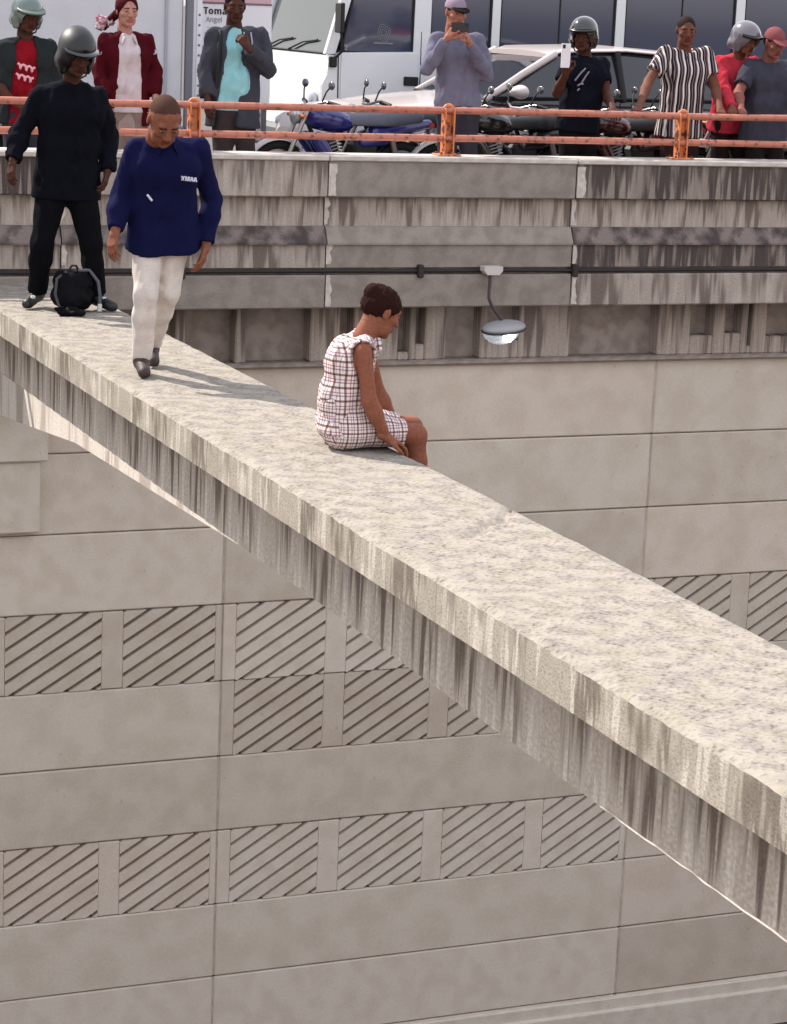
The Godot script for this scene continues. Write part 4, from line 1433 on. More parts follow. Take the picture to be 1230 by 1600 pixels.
func cap_hair(lift: float, low: float, bumps: float, base := -0.075) -> Soft:
	var s := Soft.new(0.006)
	s.egg(V(0, 0.034, -0.014), V(0.079 + lift, 0.090 + lift, 0.100 + lift), 0.01)
	s.egg(V(0, low, -0.055), V(0.066 + lift, 0.055, 0.052 + lift), 0.02)
	s.egg(V(0, -0.060, 0.100), V(0.080, 0.146, 0.092), 0.01, Basis.IDENTITY, true)
	s.egg(V(0, -0.075, 0.085), V(0.11, 0.09, 0.085), 0.01, Basis.IDENTITY, true)
	for d: float in [-1.0, 1.0]:
		s.egg(V(0.088 * d, -0.012, 0.010), V(0.022, 0.036, 0.030), 0.01, Basis.IDENTITY, true)
	s.slice(V(0, base, 0), V(0, -1, 0))
	s.folds = bumps
	s.fold_noise = fbm(203, 55.0, 3)
	s.fold_scale = Vector2(1.0, 0.35)
	return s

func open_helmet() -> Soft:
	var s := Soft.new(0.007)
	s.egg(V(0, 0.036, -0.012), V(0.118, 0.122, 0.140), 0.02)
	s.bone(V(-0.088, -0.03, -0.01), V(-0.080, -0.075, 0.0), 0.036, 0.030, 0.04)
	s.bone(V(0.088, -0.03, -0.01), V(0.080, -0.075, 0.0), 0.036, 0.030, 0.04)
	s.bone(V(-0.06, -0.05, -0.08), V(0.06, -0.05, -0.08), 0.05, 0.05, 0.04)
	s.egg(V(0, -0.050, 0.125), V(0.079, 0.108, 0.098), 0.01, Basis.IDENTITY, true)
	s.egg(V(0, -0.050, 0.0), V(0.072, 0.110, 0.100), 0.01, Basis.IDENTITY, true)
	s.slice(V(0, -0.098, 0), V(0, -1, 0))
	return s

func basis_from(y: Vector3, z: Vector3) -> Basis:
	y = y.normalized()
	var x := y.cross(z).normalized()
	return Basis(x, y, x.cross(y))

func head_frame(at: Vector3, yaw: float, pitch: float, roll: float, size := 1.0) -> Transform3D:
	var b := Basis(V(0, 1, 0), deg_to_rad(yaw)) * Basis(V(1, 0, 0), deg_to_rad(pitch)) * Basis(V(0, 0, 1), deg_to_rad(roll))
	return Transform3D(b.scaled_local(Vector3.ONE * size), at)

# the trunk and limbs, thickened by g; used for the body and, with g, for the clothes
func trunk_bones(s: Soft, J: Dictionary, g: float, drop := 0.0, k := 0.04, w := 1.0, reach := 1.0, push := 0.0) -> void:
	var r: Vector3 = (J.s2 - J.s1)
	r = V(r.x, r.y * 0.3, r.z).normalized()
	var up: Vector3 = (J.n - J.p).normalized()
	var hunch: Vector3 = J.get("hunch", Vector3.ZERO)
	var cc: Vector3 = J.p.lerp(J.n, 0.72) + hunch
	var wc: Vector3 = J.p.lerp(J.n, 0.36) + hunch * 0.8
	var half: float = (J.s2 - J.s1).length() * 0.5
	s.bone(cc - r * half * 0.42, cc + r * half * 0.42, 0.105 * w + g, 0.105 * w + g, k)
	s.bone(wc - r * 0.058 * w, wc + r * 0.058 * w, 0.092 * w + g, 0.092 * w + g, k)
	for d: float in [-1.0, 1.0]:
		s.bone(cc + r * half * 0.42 * d, wc + r * 0.062 * d * w, 0.098 * w + g, 0.088 * w + g, k)
		var low: float = maxf(drop, 0.0) + (0.07 if drop != 0.0 else 0.0)
		if drop != 0.0:
			s.bone(wc + r * 0.062 * d * w, J.p + r * 0.080 * d * w - up * low + r.cross(V(0, 1, 0)) * push, 0.090 * w + g, 0.104 * w + g * 1.45, k)
		else:
			s.bone(wc + r * 0.06 * d * w, J.p + r * 0.075 * d * w, 0.088 * w + g, 0.098 * w + g, k)
	if drop != 0.0:
		s.bone(wc, J.p - up * (maxf(drop, 0.0) + 0.07), 0.09 * w + g, 0.10 * w + g * 1.2, k)
		s.slice(J.p - up * drop, -up)
		s.hem_at = J.p - up * drop
		s.hem_dir = up
	for i: String in ["s1", "s2"]:
		var end: Vector3 = (J.n - up * 0.05).lerp(J[i], reach)
		s.bone(J.n - up * 0.045, end, 0.052 + g, (0.043 + g) if reach > 0.95 else 0.048 + g, k * 0.6, reach < 0.95)
	s.bone(cc, J.n - up * 0.055, 0.085 * w + g, 0.058 + g, k * 0.7)

func arm_bones(s: Soft, J: Dictionary, i: String, g: float, until := 2.0, w := 1.0) -> void:
	var a: Vector3 = J["s" + i]
	var e: Vector3 = J["e" + i]
	var f: Vector3 = J["w" + i]
	if until <= 1.0:
		s.bone(a, a.lerp(e, until), 0.046 * w + g, 0.045 * w + g * 1.35, 0.02, true)
		return
	s.bone(a, e, 0.045 * w + g, 0.039 * w + g, 0.02)
	s.bone(e, e.lerp(f, 0.35), 0.040 * w + g, 0.041 * w + g, 0.02)
	s.bone(e.lerp(f, 0.3), e.lerp(f, until - 1.0), 0.041 * w + g, lerpf(0.036, 0.027, until - 1.0) * w + g, 0.02, until < 2.0 or g > 0.0)

func leg_bones(s: Soft, J: Dictionary, i: String, g: float, w := 1.0) -> void:
	var d := -1.0 if i == "1" else 1.0
	var r: Vector3 = (J.s2 - J.s1)
	r = V(r.x, 0, r.z).normalized()
	var hp: Vector3 = J.p + r * 0.078 * d * w
	s.bone(hp, J["k" + i], 0.086 * w + g, 0.055 + g, 0.04)
	var k: Vector3 = J["k" + i]
	var a: Vector3 = J["a" + i]
	s.bone(k, k.lerp(a, 0.35), 0.054 + g, 0.053 + g, 0.03)
	s.bone(k.lerp(a, 0.35), a, 0.053 + g, (0.038 + g * 1.6) if g > 0.0 else 0.036, 0.03, g > 0.0)

func person(label: String, base: Vector3, J: Dictionary, o: Dictionary) -> Node3D:
	var root := thing("person", label, "person", base)
	var fine: float = o.get("cell", 0.015)
	var w: float = o.get("wide", 1.0)
	var size: float = o.get("head_size", 1.0)
	if not J.has("k1"):
		var q: Vector3 = J.p
		J.k1 = q + V(-0.10, -0.40, 0.05); J.a1 = V(q.x - 0.12, 0.085, q.z - 0.01); J.t1 = V(q.x - 0.17, 0.03, q.z + 0.14)
		J.k2 = q + V(0.10, -0.40, 0.05); J.a2 = V(q.x + 0.12, 0.085, q.z - 0.01); J.t2 = V(q.x + 0.17, 0.03, q.z + 0.14)
	var hx := head_frame(J.h, o.yaw, o.pitch, o.get("roll", 0.0), size)
	# skin: trunk, limbs, head and hands in one mesh
	var s := Soft.new(fine)
	trunk_bones(s, J, -0.012, 0.0, 0.04, w)
	s.bone(J.n - (J.n - J.p).normalized() * 0.05, hx * V(0, -0.07, -0.03), 0.056, 0.050, 0.03)
	for i: String in ["1", "2"]:
		arm_bones(s, J, i, 0.0, 2.0, w)
		leg_bones(s, J, i, -0.006, w)
		s.bone(J["a" + i] + V(0, -0.03, 0), J["t" + i], 0.034, 0.024, 0.02)
	var m := MB.new()
	s.into(m)
	if head_parts.is_empty():
		head_parts.head = make_head()
		hand_parts.loose = make_hand(0.42)
		hand_parts.grip = make_hand(0.95)
	var lips: float = o.get("lips", 0.72)
	var head: Soft = head_parts.head
	head.into(m, hx, func(p: Vector3, _n: Vector3) -> Color:
		if p.z > 0.075 and absf(p.x) < 0.024 and p.y < -0.049 and p.y > -0.078:
			return Color(lips, lips * 0.62, lips * 0.62)
		if p.z > 0.06 and absf(p.x) > 0.012 and absf(p.x) < 0.048 and p.y > 0.021 + (0.03 - absf(p.x)) * 0.1 and p.y < 0.031:
			return Color(0.16, 0.14, 0.13)
		return Color.WHITE)
	for i: String in ["1", "2"]:
		var dir: Vector3 = J["f" + i] - J["w" + i]
		var palm: Vector3 = o.get("palm" + i, V(0, -0.3, -1))
		var b := basis_from(dir, palm)
		# the thumb of arm 1, the one on the viewer's left, lies on the viewer's side
		if o.get("thumb" + i, 1.0) < 0.0:
			b.x = -b.x
		var hand: Soft = hand_parts[o.get("hand" + i, "loose")]
		hand.into(m, Transform3D(b.scaled_local(Vector3.ONE * o.get("hand_size", 0.95)), J["w" + i]))
	var skin := StandardMaterial3D.new()
	skin.albedo_color = o.skin
	skin.vertex_color_use_as_albedo = true
	skin.roughness = 0.68
	skin.metallic_specular = 0.3
	skin.albedo_texture = skin_tone
	skin.uv1_triplanar = true
	skin.uv1_scale = Vector3.ONE * 3.0
	skin.subsurf_scatter_enabled = true
	skin.subsurf_scatter_strength = 0.12
	obj("body", m, skin, root)
	# eyes
	for d: float in [-1.0, 1.0]:
		var e := MB.new()
		var sp := SphereMesh.new()
		sp.radius = 0.0108; sp.height = 0.0216; sp.radial_segments = 16; sp.rings = 8
		var eye := obj("eye", sp, mat(Color(0.55, 0.50, 0.48), 0.35), root)
		eye.transform = hx.translated_local(V(0.031 * d, 0.006, 0.0797)) * Transform3D(Basis.from_scale(V(1.25, 0.62, 1.0)), Vector3.ZERO)
		e.lathe(PackedVector2Array([Vector2(0.0066, -0.002), Vector2(0.0062, 0.0010), Vector2(0.003, 0.0020), Vector2(0.0003, 0.0022)]), Transform3D(Basis(V(1, 0, 0), PI / 2), V(0, -0.001, 0.0098)), 12)
		obj("iris", e, mat(Color(0.06, 0.035, 0.025), 0.15), eye)
	# trousers or skirt
	if o.has("trousers"):
		var t := Soft.new(fine * 0.9)
		var g: float = o.get("trouser_ease", 0.014)
		var r: Vector3 = (J.s2 - J.s1)
		r = V(r.x, 0, r.z).normalized()
		t.bone(J.p - r * 0.075 * w - V(0, 0.03, 0), J.p + r * 0.075 * w - V(0, 0.03, 0), 0.096 * w + g * 0.5, 0.096 * w + g * 0.5, 0.04)
		t.bone(J.p, J.p + (J.n - J.p) * 0.20, 0.098 * w + 0.002, 0.092 * w + 0.002, 0.03, true)
		for i: String in ["1", "2"]:
			leg_bones(t, J, i, g, w)
		t.folds = o.get("trouser_folds", 0.014)
		t.fold_noise = folds
		t.fold_scale = Vector2(2.1, 0.55)
		soft("trousers", t, o.trousers, root)
		for i: String in ["1", "2"]:
			var sh := Soft.new(0.009)
			var a: Vector3 = J["a" + i]
			var toe: Vector3 = J["t" + i]
			var heel := V(a.x, minf(a.y - 0.03, toe.y + 0.06), a.z)
			sh.bone(heel - (toe - heel) * 0.22, toe, 0.042, 0.036, 0.03)
			sh.bone(heel + V(0, 0.015, 0), a + V(0, 0.01, 0), 0.046, 0.046, 0.03, true)
			sh.slice(V(0, minf(toe.y, heel.y) - 0.028, 0), V(0, -1, 0))
			soft("shoe", sh, o.get("shoes", mat(Color(0.05, 0.05, 0.055), 0.5)), root)
	# shirt, coat
	for lay: Dictionary in o.get("tops", []):
		var t := Soft.new(fine * lay.get("fine", 0.85))
		var g: float = lay.ease
		trunk_bones(t, J, g, lay.hem, 0.04, w, lay.get("reach", 1.0), lay.get("push", 0.0))
		if lay.get("belly", 0.0) > 0.0:
			t.egg(J.p.lerp(J.n, 0.36) + V(0, 0, 0.05), V(0.12, 0.15, 0.07 + lay.belly), 0.05)
		for i: String in ["1", "2"]:
			if lay.sleeve > 0.0:
				arm_bones(t, J, i, g * 0.85, lay.sleeve, w)
		# neck opening, and for an open coat the gap down the front
		var up: Vector3 = (J.n - J.p).normalized()
		var fw: Vector3 = (J.s2 - J.s1).cross(V(0, 1, 0)).normalized()
		t.egg(J.n + up * 0.045 + fw * 0.025, V(0.062, 0.05, 0.07), 0.01, Basis.IDENTITY, true)
		if lay.has("vee"):
			t.bone(J.n + fw * 0.10 + up * 0.03, J.n + fw * 0.14 - up * lay.vee, 0.062, 0.014, 0.01, false, true)
		if lay.has("armhole"):
			for i: String in ["1", "2"]:
				var a: Vector3 = J["s" + i]
				var out: Vector3 = (a - J.n) * V(1, 0.2, 1)
				t.bone(a + out.normalized() * 0.030 - up * 0.004, J["e" + i] + out.normalized() * 0.02, 0.056, 0.056, 0.01, false, true)
		if lay.has("notch"):
			t.bone(J.p + V(-0.02, -0.045, 0.16), J.p + V(-0.03, -0.15, 0.19), 0.003, 0.040, 0.02, false, true)
		if lay.has("open"):
			var c: Vector3 = J.p - up * (lay.hem + 0.1)
			t.bone(J.n + fw * 0.10 + lay.get("open_shift", Vector3.ZERO) * 0.4, c + fw * 0.12 + lay.get("open_shift", Vector3.ZERO), lay.open * 0.75, lay.open * 1.1, 0.01, false, true)
		t.folds = lay.get("folds", 0.022)
		t.fold_noise = folds
		t.fold_scale = Vector2(1.7, 0.8)
		soft(lay.name, t, lay.mat, root)
		if lay.get("collar", false):
			var cl := MB.new()
			var side := fw.cross(up)
			for d: float in [-1.0, 1.0]:
				var a0: Vector3 = J.n + up * 0.035 + fw * (-0.055)
				var p0 := a0 + side * d * 0.004
				var p1: Vector3 = J.n + up * 0.030 + side * d * 0.066 + fw * 0.0
				var p2: Vector3 = J.n + up * (-0.012) + side * d * 0.030 + fw * 0.088
				var q2: Vector3 = J.n + up * (-0.065) + side * d * 0.058 + fw * 0.098
				var q1: Vector3 = J.n + up * (-0.010) + side * d * 0.098 + fw * 0.010
				var q0: Vector3 = J.n + up * (-0.02) + side * d * 0.006 - fw * 0.088
				for t4: Array in [[p0, p1, q1, q0], [p1, p2, q2, q1]]:
					if d > 0:
						cl.quad(t4[0], t4[3], t4[2], t4[1]); cl.quad(t4[0] - up * 0.006, t4[1] - up * 0.006, t4[2] - up * 0.006, t4[3] - up * 0.006)
					else:
						cl.quad(t4[0], t4[1], t4[2], t4[3]); cl.quad(t4[0] - up * 0.006, t4[3] - up * 0.006, t4[2] - up * 0.006, t4[1] - up * 0.006)
			obj("collar", cl, lay.get("collar_mat", lay.mat), root)
	# hair or headgear
	match o.get("hair", "short"):
		"short":
			soft("hair", cap_hair(o.get("hair_lift", -0.003), 0.004, 0.0006), o.hair_mat, root, null, hx)
		"long_back":
			var hs := cap_hair(0.004, -0.01, 0.004)
			hs.egg(V(0, 0.02, -0.115), V(0.05, 0.045, 0.045), 0.03)
			hs.bone(V(0.072, 0.02, 0.0), V(0.070, -0.05, -0.03), 0.016, 0.014, 0.02)
			hs.bone(V(-0.072, 0.02, 0.0), V(-0.070, -0.05, -0.03), 0.016, 0.014, 0.02)
			soft("hair", hs, o.hair_mat, root, null, hx)
		"bun":
			var hs := cap_hair(0.003, 0.015, 0.008, -0.052)
			hs.egg(V(0.0, 0.070, -0.088), V(0.046, 0.042, 0.040), 0.012)
			hs.egg(V(0.010, 0.098, -0.050), V(0.040, 0.026, 0.040), 0.012)
			for d: float in [-1.0, 1.0]:
				hs.bone(V(0.070 * d, 0.045, 0.030), V(0.074 * d, 0.012, 0.022), 0.010, 0.006, 0.015)
			soft("hair", hs, o.hair_mat, root, null, hx)
		"helmet":
			var hm := open_helmet()
			soft("helmet", hm, o.helmet_mat, root, o.get("helmet_tint"), hx * Transform3D(Basis.from_scale(o.get("helmet_size", Vector3.ONE)), Vector3.ZERO))
			for d: float in [-1.0, 1.0]:
				var st := MB.new()
				st.tube(PackedVector3Array([hx * V(0.085 * d, -0.07, 0.01), hx * V(0.062 * d, -0.115, 0.035), hx * V(0.02 * d, -0.128, 0.05)]), 0.006, 6)
				obj("chin_strap", st, mat(Color(0.06, 0.06, 0.065), 0.8), root)
			var pk := MB.new()
			var rings := []
			for k in 11:
				var a := lerpf(0.25, PI - 0.25, k / 10.0)
				var x := cos(a) * 0.108
				var z := 0.03 + sin(a) * 0.105
				var up := o.get("peak_up", 0.0) as float
				rings.append(PackedVector3Array([hx * V(x, 0.068, z - 0.01), hx * V(x, 0.055, z - 0.004), hx * V(x * 1.04, 0.052 + up - 0.01, z + o.get("peak", 0.05) * sin(a)), hx * V(x * 1.04, 0.058 + up, z + o.get("peak", 0.05) * sin(a))]))
			pk.loft(rings)
			obj("peak", pk, o.get("peak_mat", o.helmet_mat), root)
		"cap":
			var cp := Soft.new(0.006)
			cp.egg(V(0, 0.040, -0.012), V(0.083, 0.095, 0.104), 0.01)
			cp.slice(V(0, 0.036, 0), V(0, -1, 0))
			soft("cap", cp, o.hair_mat, root, null, hx)
			var br := Soft.new(0.006)
			br.egg(V(0, 0.040, 0.095), V(0.072, 0.012, 0.078), 0.01, Basis(V(1, 0, 0), 0.22))
			soft("cap_brim", br, o.get("brim_mat", o.hair_mat), root, null, hx)
			soft("hair", cap_hair(-0.002, 0.0, 0.002), mat(Color(0.05, 0.04, 0.04), 0.8), root, null, hx)
	return root

func stripes_tex() -> ImageTexture:
	return paint(256, 16, func(x: int, _y: int) -> Color:
		var t := fposmod(x / 256.0 * 4.0, 1.0)
		var dark := Color(0.13, 0.10, 0.115)
		var pale := Color(0.84, 0.80, 0.80)
		var mid := Color(0.50, 0.44, 0.45)
		return pale if t < 0.24 else dark if t < 0.52 else mid if t < 0.66 else dark if t < 0.80 else mid.lerp(dark, 0.4))

func plaid_tex() -> ImageTexture:
	return paint(256, 256, func(x: int, y: int) -> Color:
		var k := Color(0.88, 0.84, 0.83)
		for t: float in [fposmod(x / 256.0 * 4.0, 1.0), fposmod(y / 256.0 * 4.0, 1.0)]:
			if t < 0.17:
				k = k * Color(0.62, 0.53, 0.52)
			elif t > 0.42 and t < 0.50:
				k = k * Color(0.78, 0.62, 0.64)
			elif t > 0.64 and t < 0.74:
				k = k * Color(0.74, 0.70, 0.76)
		return k)

func tri_mat(t: Texture2D, metres: float, turn := 0.0) -> StandardMaterial3D:
	var m := StandardMaterial3D.new()
	m.albedo_texture = t
	m.uv1_triplanar = true
	m.uv1_triplanar_sharpness = 10.0
	m.uv1_scale = Vector3.ONE / metres
	m.roughness = 0.95
	m.metallic_specular = 0.2
	return m

func hair_mat(c: Color) -> StandardMaterial3D:
	var m := StandardMaterial3D.new()
	m.albedo_color = c
	m.roughness = 0.75
	m.metallic_specular = 0.15
	return m

func people() -> void:
	folds = fbm(301, 5.5, 3)
	var sk1 := fbm(302, 0.05, 4).get_seamless_image(256, 256)
	var sk2 := fbm(303, 0.3, 2).get_seamless_image(256, 256)
	skin_tone = paint(256, 256, func(x: int, y: int) -> Color:
		var q := 0.93 + (sk1.get_pixel(x, y).r - 0.5) * 0.22 + (sk2.get_pixel(x, y).r - 0.5) * 0.10
		return Color(q + 0.03, q, q - 0.01))
	var dark_hair := hair_mat(Color(0.10, 0.07, 0.065))
	var grey_trousers := cloth(Color(0.24, 0.23, 0.27))
	var brown_skin := Color(0.44, 0.27, 0.21)
	var deep_skin := Color(0.30, 0.18, 0.145)
	var light_skin := Color(0.66, 0.45, 0.38)

	# on the beam: the man in blue, walking towards the seated woman
	var blu := person("walking man in navy long-sleeved shirt and white trousers on the concrete beam", V(3.69, -0.45, 4.5),
		{"h": V(-0.076, 1.426, 0.27), "n": V(-0.024, 1.295, 0.12), "s1": V(-0.166, 1.248, 0.06), "e1": V(-0.228, 0.985, -0.02), "w1": V(-0.287, 0.807, 0.08), "f1": V(-0.325, 0.679, 0.12), "s2": V(0.170, 1.258, 0.08), "e2": V(0.298, 0.975, -0.04), "w2": V(0.241, 0.724, 0.06), "f2": V(0.202, 0.597, 0.10), "p": V(0.012, 0.830, -0.05), "k1": V(-0.105, 0.460, 0.07), "a1": V(-0.100, 0.095, 0.00), "t1": V(-0.125, 0.034, 0.14), "k2": V(0.050, 0.460, -0.02), "a2": V(0.045, 0.120, -0.32), "t2": V(0.026, 0.040, -0.20)},
		{"cell": 0.0125, "yaw": 0.0, "pitch": 40.0, "hair_lift": -0.0055, "skin": Color(0.52, 0.335, 0.26), "hair_mat": hair_mat(Color(0.29, 0.20, 0.175)), "hair": "short", "trousers": cloth(Color(0.88, 0.84, 0.81)), "trouser_ease": 0.010, "shoes": mat(Color(0.20, 0.14, 0.13), 0.6),
		"head_size": 1.12, "wide": 1.0, "palm1": V(0.8, 0, -0.4), "palm2": V(-0.8, 0, -0.4), "thumb1": -1.0, "thumb2": 1.0,
		"tops": [{"name": "shirt", "mat": cloth(Color(0.085, 0.095, 0.25)), "ease": 0.025, "hem": 0.10, "push": 0.075, "sleeve": 1.93, "collar": true, "folds": 0.015}]})
	letters("shirt_lettering", "YMAA", 0.032, V(0.085, 1.108, 0.215), mat(Color(0.80, 0.80, 0.86), 0.7), blu, true, Basis(V(0, 0, 1), -0.10) * Basis(V(1, 0, 0), -0.15), 0.03)
	block("pocket_pen", V(-0.115, 1.00, 0.150), V(0.012, 0.045, 0.012), 0.003, mat(Color(0.80, 0.82, 0.86), 0.5), blu, Basis(V(0, 0, 1), 0.7))

	# on the beam: the man in black with a helmet
	var tint_black = null
	var bkm := person("standing man all in black wearing a glossy black helmet on the beam", V(3.84, -0.45, 1.75),
		{"h": V(0.024, 1.672, 0.13), "n": V(0.019, 1.490, 0.02), "s1": V(-0.175, 1.400, 0.00), "e1": V(-0.305, 1.155, -0.05), "w1": V(-0.375, 0.978, 0.05), "f1": V(-0.41, 0.849, 0.10), "s2": V(0.200, 1.395, 0.00), "e2": V(0.288, 1.137, -0.04), "w2": V(0.259, 0.920, 0.06), "f2": V(0.224, 0.787, 0.10), "p": V(0.002, 0.835, -0.02), "k1": V(-0.175, 0.442, 0.06), "a1": V(-0.172, 0.104, -0.10), "t1": V(-0.265, 0.034, 0.02), "k2": V(0.146, 0.441, 0.10), "a2": V(0.190, 0.100, 0.08), "t2": V(0.270, 0.034, 0.20)},
		{"cell": 0.0135, "yaw": 8.0, "pitch": 18.0, "skin": deep_skin, "hair": "helmet", "helmet_mat": glossy(Color(0.018, 0.02, 0.026), 0.5, 0.22), "peak": 0.03, "peak_mat": glossy(Color(0.10, 0.10, 0.12), 0.2), "head_size": 1.06, "helmet_size": V(0.97, 1.16, 0.98), "wide": 1.12,
		"trousers": cloth(Color(0.055, 0.055, 0.075)), "trouser_ease": 0.018, "shoes": mat(Color(0.06, 0.06, 0.065), 0.5), "palm1": V(0.8, 0, -0.4), "palm2": V(-0.8, 0, -0.4), "thumb1": -1.0,
		"tops": [{"name": "jacket", "mat": cloth(Color(0.06, 0.065, 0.10)), "ease": 0.026, "hem": 0.10, "sleeve": 1.95, "folds": 0.022}]})
	var hx := head_frame(V(0.024, 1.672, 0.13), 8.0, 18.0, 0.0, 1.06)
	var vs := MB.new()
	var vp := PackedVector3Array()
	for k in 11:
		var a := lerpf(0.75, PI - 0.75, k / 10.0)
		vp.append(hx * V(cos(a) * 0.105, 0.050, 0.045 + sin(a) * 0.098))
	vs.tube(vp, 0.007, 6)
	obj("visor_strip", vs, mat(Color(0.78, 0.78, 0.80), 0.2, 0.3), bkm)
	for i: Array in [[-0.235, 0.055], [0.225, 0.145]]:
		block("shoe_badge", V(i[0], 0.085, i[1]), V(0.03, 0.02, 0.03), 0.006, mat(Color(0.75, 0.75, 0.75), 0.5), bkm)

	# on the beam: the seated woman
	var checks := plaid_tex()
	var plaid := tri_mat(checks, 0.25)
	var plaid_small := tri_mat(checks, 0.19)
	var jg := {"h": V(0.160, 0.650, 0.03), "n": V(0.092, 0.532, 0.00), "s1": V(0.025, 0.485, 0.165), "e1": V(0.050, 0.250, 0.20), "w1": V(0.142, 0.075, 0.20), "f1": V(0.250, 0.022, 0.20), "s2": V(0.150, 0.478, -0.145), "e2": V(0.250, 0.220, -0.20), "w2": V(0.330, 0.085, -0.18), "f2": V(0.42, 0.035, -0.18), "hunch": V(-0.045, 0.0, 0.0), "p": V(0.0, 0.098, 0.00), "k1": V(0.340, 0.060, 0.10), "k2": V(0.400, 0.060, -0.10), "a1": V(0.372, -0.330, 0.08), "a2": V(0.425, -0.330, -0.08), "t1": V(0.449, -0.42, 0.10), "t2": V(0.52, -0.42, -0.06)}
	var grl := person("seated woman in sleeveless checked blouse and shorts on the edge of the beam, head bowed", V(3.97, -0.45, 6.7), jg,
		{"cell": 0.0115, "yaw": 97.0, "pitch": 24.0, "skin": Color(0.54, 0.345, 0.27), "hair": "bun", "hair_mat": hair_mat(Color(0.16, 0.085, 0.075)), "head_size": 0.98, "wide": 0.92, "palm1": V(0.35, -1, 0), "palm2": V(0.35, -1, 0), "thumb1": -1.0, "hand_size": 0.9,
		"tops": [{"name": "blouse", "mat": plaid, "ease": 0.016, "hem": 0.045, "sleeve": 0.0, "reach": 0.97, "armhole": true, "collar": true, "folds": 0.014}]})
	var sk := Soft.new(0.011)
	var rr := V(0.37, 0, -0.93)
	for d: float in [-1.0, 1.0]:
		var hp: Vector3 = jg.p + V(0.02, -0.005, -0.078 * d)
		var kn: Vector3 = jg.k1 if d < 0.0 else jg.k2
		sk.bone(hp, hp.lerp(kn, 0.78), 0.092, 0.074, 0.05, true)
	sk.bone(jg.p + V(0, 0.0, -0.07), jg.p + V(0, 0.0, 0.07), 0.104, 0.104, 0.05)
	for d: float in [-1.0, 1.0]:
		sk.bone(jg.p + rr * 0.07 * d, jg.p + V(-0.022, 0.12, 0) + rr * 0.055 * d, 0.106, 0.106, 0.04)
	sk.slice(V(0, 0.006, 0), V(0, -1, 0))
	sk.folds = 0.010
	sk.fold_noise = folds
	soft("shorts", sk, plaid_small, grl)

	# behind the railing, from left to right
	var red_shirt := cloth(Color(0.56, 0.085, 0.14))
	var rjk := person("helmeted person in red printed T-shirt under an open dark jacket at the left edge", V(4.07, 0.0, -0.45),
		{"h": V(-0.003, 1.440, 0.05), "n": V(0.005, 1.253, 0.00), "s1": V(-0.158, 1.191, 0.00), "e1": V(-0.245, 0.948, 0.05), "w1": V(-0.144, 0.818, 0.20), "f1": V(-0.06, 0.784, 0.25), "s2": V(0.161, 1.201, 0.00), "e2": V(0.231, 0.948, 0.00), "w2": V(0.228, 0.755, 0.10), "f2": V(0.227, 0.673, 0.15), "p": V(-0.001, 0.72, 0.00)},
		{"yaw": 8.0, "pitch": 12.0, "skin": deep_skin, "hair": "helmet", "helmet_mat": glossy(Color(0.34, 0.40, 0.385), 0.18, 0.9),
		"peak": 0.06, "peak_mat": mat(Color(0.33, 0.39, 0.37), 0.4), "trousers": grey_trousers, "palm1": V(0, -0.3, -1),
		"tops": [{"name": "shirt", "mat": red_shirt, "ease": 0.014, "hem": 0.08, "sleeve": 0.6}, {"name": "jacket", "mat": cloth(Color(0.17, 0.19, 0.20)), "ease": 0.030, "hem": 0.08, "sleeve": 0.98, "open": 0.10, "open_shift": V(-0.06, 0, 0)}]})
	# the print on the shirt: two rows of looped brush lettering
	for row: Array in [[-0.085, 1.075, 0.17], [-0.095, 1.00, 0.165]]:
		var m := MB.new()
		var path := PackedVector3Array()
		for k in 25:
			var t := k / 24.0
			path.append(V(row[0] + t * 0.13 - 0.015 + sin(t * 19.0) * 0.010, row[1] - t * 0.030 + cos(t * 19.0) * 0.018, row[2] - absf(t - 0.5) * 0.02))
		m.tube(path, 0.010, 6)
		obj("shirt_print", m, mat(Color(0.85, 0.62, 0.66), 0.8), rjk)

	var wom := person("woman in maroon cardigan and white blouse with dark red hair tied back", V(4.87, 0.0, -0.55),
		{"h": V(-0.012, 1.500, 0.03), "n": V(-0.007, 1.318, 0.00), "s1": V(-0.160, 1.269, 0.00), "e1": V(-0.200, 1.048, -0.02), "w1": V(-0.202, 0.862, 0.10), "f1": V(-0.194, 0.779, 0.15), "s2": V(0.148, 1.280, 0.00), "e2": V(0.222, 1.059, -0.02), "w2": V(0.215, 0.869, 0.06), "f2": V(0.20, 0.784, 0.10), "p": V(-0.002, 0.76, 0.00)},
		{"yaw": 4.0, "pitch": 5.0, "skin": Color(0.70, 0.52, 0.47), "lips": 0.8, "hair": "long_back", "hair_mat": hair_mat(Color(0.25, 0.06, 0.085)), "wide": 0.92, "trousers": cloth(Color(0.56, 0.49, 0.46)), "palm1": V(0.8, 0, -0.4), "palm2": V(-0.8, 0, -0.4), "thumb1": -1.0,
		"tops": [{"name": "blouse", "mat": cloth(Color(0.83, 0.78, 0.80)), "ease": 0.015, "hem": 0.02, "sleeve": 0.5, "collar": true, "vee": 0.10}, {"name": "skirt_waist", "mat": cloth(Color(0.66, 0.58, 0.56)), "ease": 0.004, "hem": 0.16, "sleeve": 0.0, "folds": 0.004}, {"name": "cardigan", "mat": cloth(Color(0.30, 0.055, 0.10)), "ease": 0.022, "hem": 0.12, "sleeve": 1.95, "open": 0.10}]})
	var bow := Soft.new(0.009)
	bow.egg(V(-0.115, 1.405, -0.09), V(0.035, 0.03, 0.03), 0.01)
	bow.egg(V(-0.175, 1.415, -0.09), V(0.045, 0.042, 0.03), 0.015)
	bow.egg(V(-0.19, 1.375, -0.085), V(0.035, 0.028, 0.03), 0.015)
	var tail := Soft.new(0.009)
	tail.bone(V(-0.06, 1.47, -0.09), V(-0.11, 1.42, -0.10), 0.035, 0.028, 0.02)
